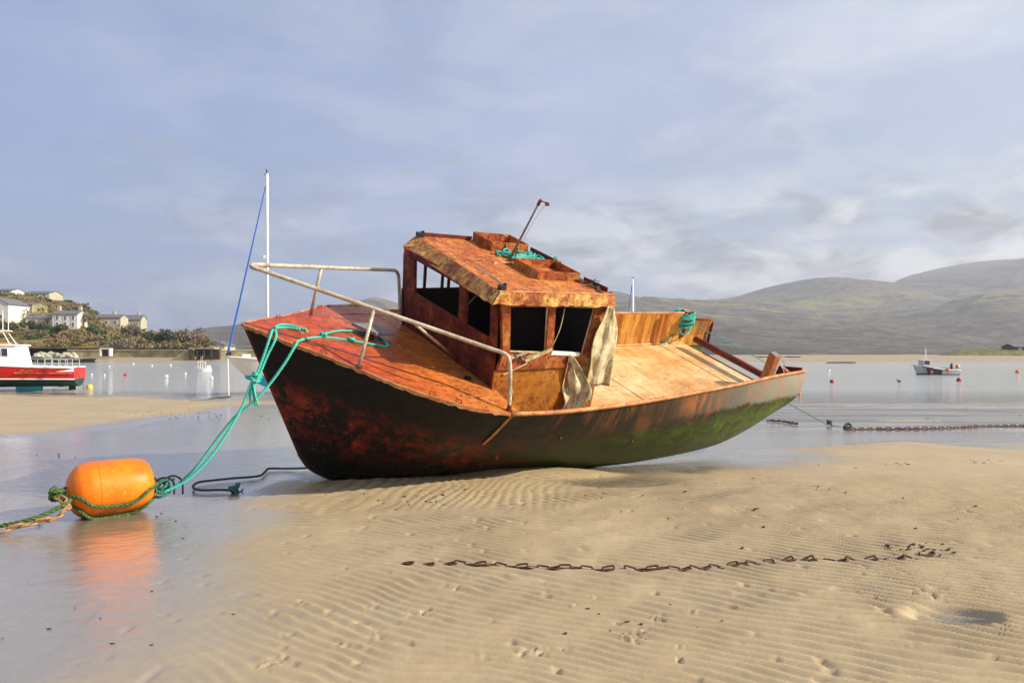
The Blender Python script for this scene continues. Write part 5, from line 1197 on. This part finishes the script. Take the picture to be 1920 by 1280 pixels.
# white yacht behind the bow
Yy = 28.7
e = empty('yacht', ((421-960)/FPX*Yy+5.8*math.cos(.6), Yy+5.8*math.sin(.6), 0.0), math.pi+.6); tag(e, 'white yacht with turquoise bottom and tall mast standing aground behind the bow', 'boat')
boat_hull(e, 5.8, 1.9, 1.20, 1.52, .74, .78, M['cream'], M['turq'], M['white'], bow=1.5, tr=.6, keel=.25, fine=1.9)
mst = MB().tube([(5.8-1.64, 0, 1.2), (5.8-1.62, 0, 8.75)], .055, 9).build('mast', M['white'], e, True)
MB().tube([(4.1, 0, 8.70), (4.3, 0, 8.72)], .02, 5).box((4.2, 0, 8.84), (.05, .04, .16)).box((4.2, 0, 8.5), (.12, .02, .03)).build('mast_head', M['black'], mst)
MB().box((4.30, 0, 5.45), (.10, .1, .14)).tube([(4.15, 0, 5.5), (4.42, 0, 5.5)], .02, 5).build('deck_light', M['steel'], mst)
MB().tube([(4.24, 0, 8.25), (5.68, 0, 1.62)], [.02, .045], 6).build('furled_jib', M['blue'], e)
MB().box((3.0, 0, 1.38), (1.8, 1.1, .36)).build('cabin', M['white'], e)
MB().tube([(5.74, 0, 1.5), (5.72, 0, 1.62), (5.60, 0, 1.72)], .03, 6).box((5.62, 0, 1.60), (.12, .1, .16)).build('furler', M['black'], e)
MB().tube([(5.70, .1, 1.45), (5.66, .1, .0)], .022, 5).build('beaching_leg', M['white'], e)
MB().tube(smooth_path([(5.7, 0, 1.85), (5.2, .45, 1.9), (4.6, .7, 1.85), (4.6, .7, 1.4)], 5), .012, 5).build('pulpit', M['steel'], e)
MB().box((5.0, 0, 1.54), (.3, .25, .12)).build('fore_hatch', M['white'], e)
# second yacht hidden behind the wreck's stern, mast in view
Yz = 60.0
e = empty('yacht', ((1164-960)/FPX*Yz+5.8, Yz, -.25), math.pi); tag(e, 'distant yacht behind the wreck, only its mast and blue forestay in view', 'boat')
boat_hull(e, 5.8, 2.0, .95, 1.2, .35, .4, M['white'], M['turq'], M['white'], bow=1.2, tr=.6, keel=.0, fine=1.9)
mst = MB().tube([(4.82, 0, .9), (4.84, 0, 7.9)], .06, 8).build('mast', M['white'], e, True)
MB().box((4.84, 0, 8.0), (.2, .05, .06)).build('mast_head', M['black'], mst); MB().tube([(4.90, 0, 7.4), (5.72, 0, 1.2)], .035, 6).build('furled_jib', M['blue'], e)
MB().tube([(4.84, 0, 7.6), (4.3, 0, 1.0)], .012, 4).build('backstay', M['steel'], e)
# small fishing boat on the right, bow to the left
Yf = 59.0
e = empty('fishing_boat', ((1793-960)/FPX*Yf, Yf, -.12), math.pi); tag(e, 'small white and black fishing boat with wheelhouse forward and floats along its side', 'boat')
boat_hull(e, 3.45, 1.4, .46, .90, .16, .2, M['greyhull'], M['black'], M['white'], bow=.35, tr=.85, keel=.0, fine=2.4)
MB().slab([(2.75, .70, .62), (1.55, .73, .50), (1.55, .70, .14), (2.55, .62, .14)], .03).slab([(3.05, .55, .80), (2.2, .70, .66), (2.2, .70, .58), (3.0, .55, .70)], .03).build('black_topside', M['black'], e)
cbx = MB().box((2.55, 0, .98), (.50, .75, .52)).build('wheelhouse', M['greyhull'], e); MB().box((2.58, 0, 1.265), (.66, .9, .05)).build('roof', M['white'], cbx); MB().box((2.50, .385, 1.06), (.38, .02, .26)).build('window', M['glass'], cbx)
MB().tube([(2.45, 0, 1.4), (2.45, 0, 2.25)], .02, 5).tube([(2.35, 0, 1.4), (2.35, 0, 2.1)], .012, 5).build('aerial', M['cream'], cbx)
MB().bar((.1, .70, .62), (1.6, .72, .68), .03, .03).build('side_rail', M['black'], e)
MB().box((.45, .1, .72), (.14, .14, .35)).ico((.42, .1, .95), .08, 8, 6).build('pot_hauler', M['debris'], e)
for x, y, z, r, m_ in ((2.45, .78, .32, .16, 'redb'), (1.12, .78, .50, .15, 'orangeb'), (.08, .3, .75, .17, 'yellowb'), (.22, .5, .78, .10, 'redb')):
    MB().ico((x, y, z), r, 10, 7).build('fender', M[m_], e, True)
MB().tube([(3.5, 0, .95), (3.72, 0, .2)], .01, 4).build('mooring_rope', M['rail'], e)
# small skiff far left
Ys = 71.0
e = empty('skiff', ((397-960)/FPX*Ys, Ys, -.1), math.radians(200)); tag(e, 'small pale moored skiff with upright frame left of the yacht bow', 'boat')
boat_hull(e, 1.35, .7, .35, .45, .08, .1, M['white'], M['black'], M['white'], bow=.2, tr=.8, keel=0, fine=2)
mb = MB()
for x in (.55, .78, 1.0, 1.2):
    for y in (-.25, .25): mb.tube([(x, y, .4), (x, y, 1.0)], .02, 5)
mb.box((.88, 0, 1.0), (.8, .6, .04)); mb.tube([(.8, 0, 1.0), (.8, 0, 1.6)], .012, 4); mb.tube([(.95, 0, 1.0), (.95, 0, 1.5)], .012, 4); mb.build('cabin_frame', M['cream'], e)
MB().box((.25, 0, .5), (.35, .4, .3)).build('outboard_cover', M['white'], e)

# ------------------------------------------------------------------ air
m, t, b = mat('air'); t.n.remove(b); o_ = t.n['Material Output']; pv = t.new('ShaderNodeVolumePrincipled'); pv.inputs['Color'].default_value = (0.86, 0.91, 1.0, 1); pv.inputs['Density'].default_value = 3.0e-4
pv.inputs['Anisotropy'].default_value = 0.3
t.l.new(pv.outputs[0], o_.inputs['Volume'])
hzb = MB(); hzb.box((0, 1500, 172.5), (9600, 3080, 351)); HZ = hzb.build('haze', m); tag(HZ, 'thin pale sea air', kind='stuff')
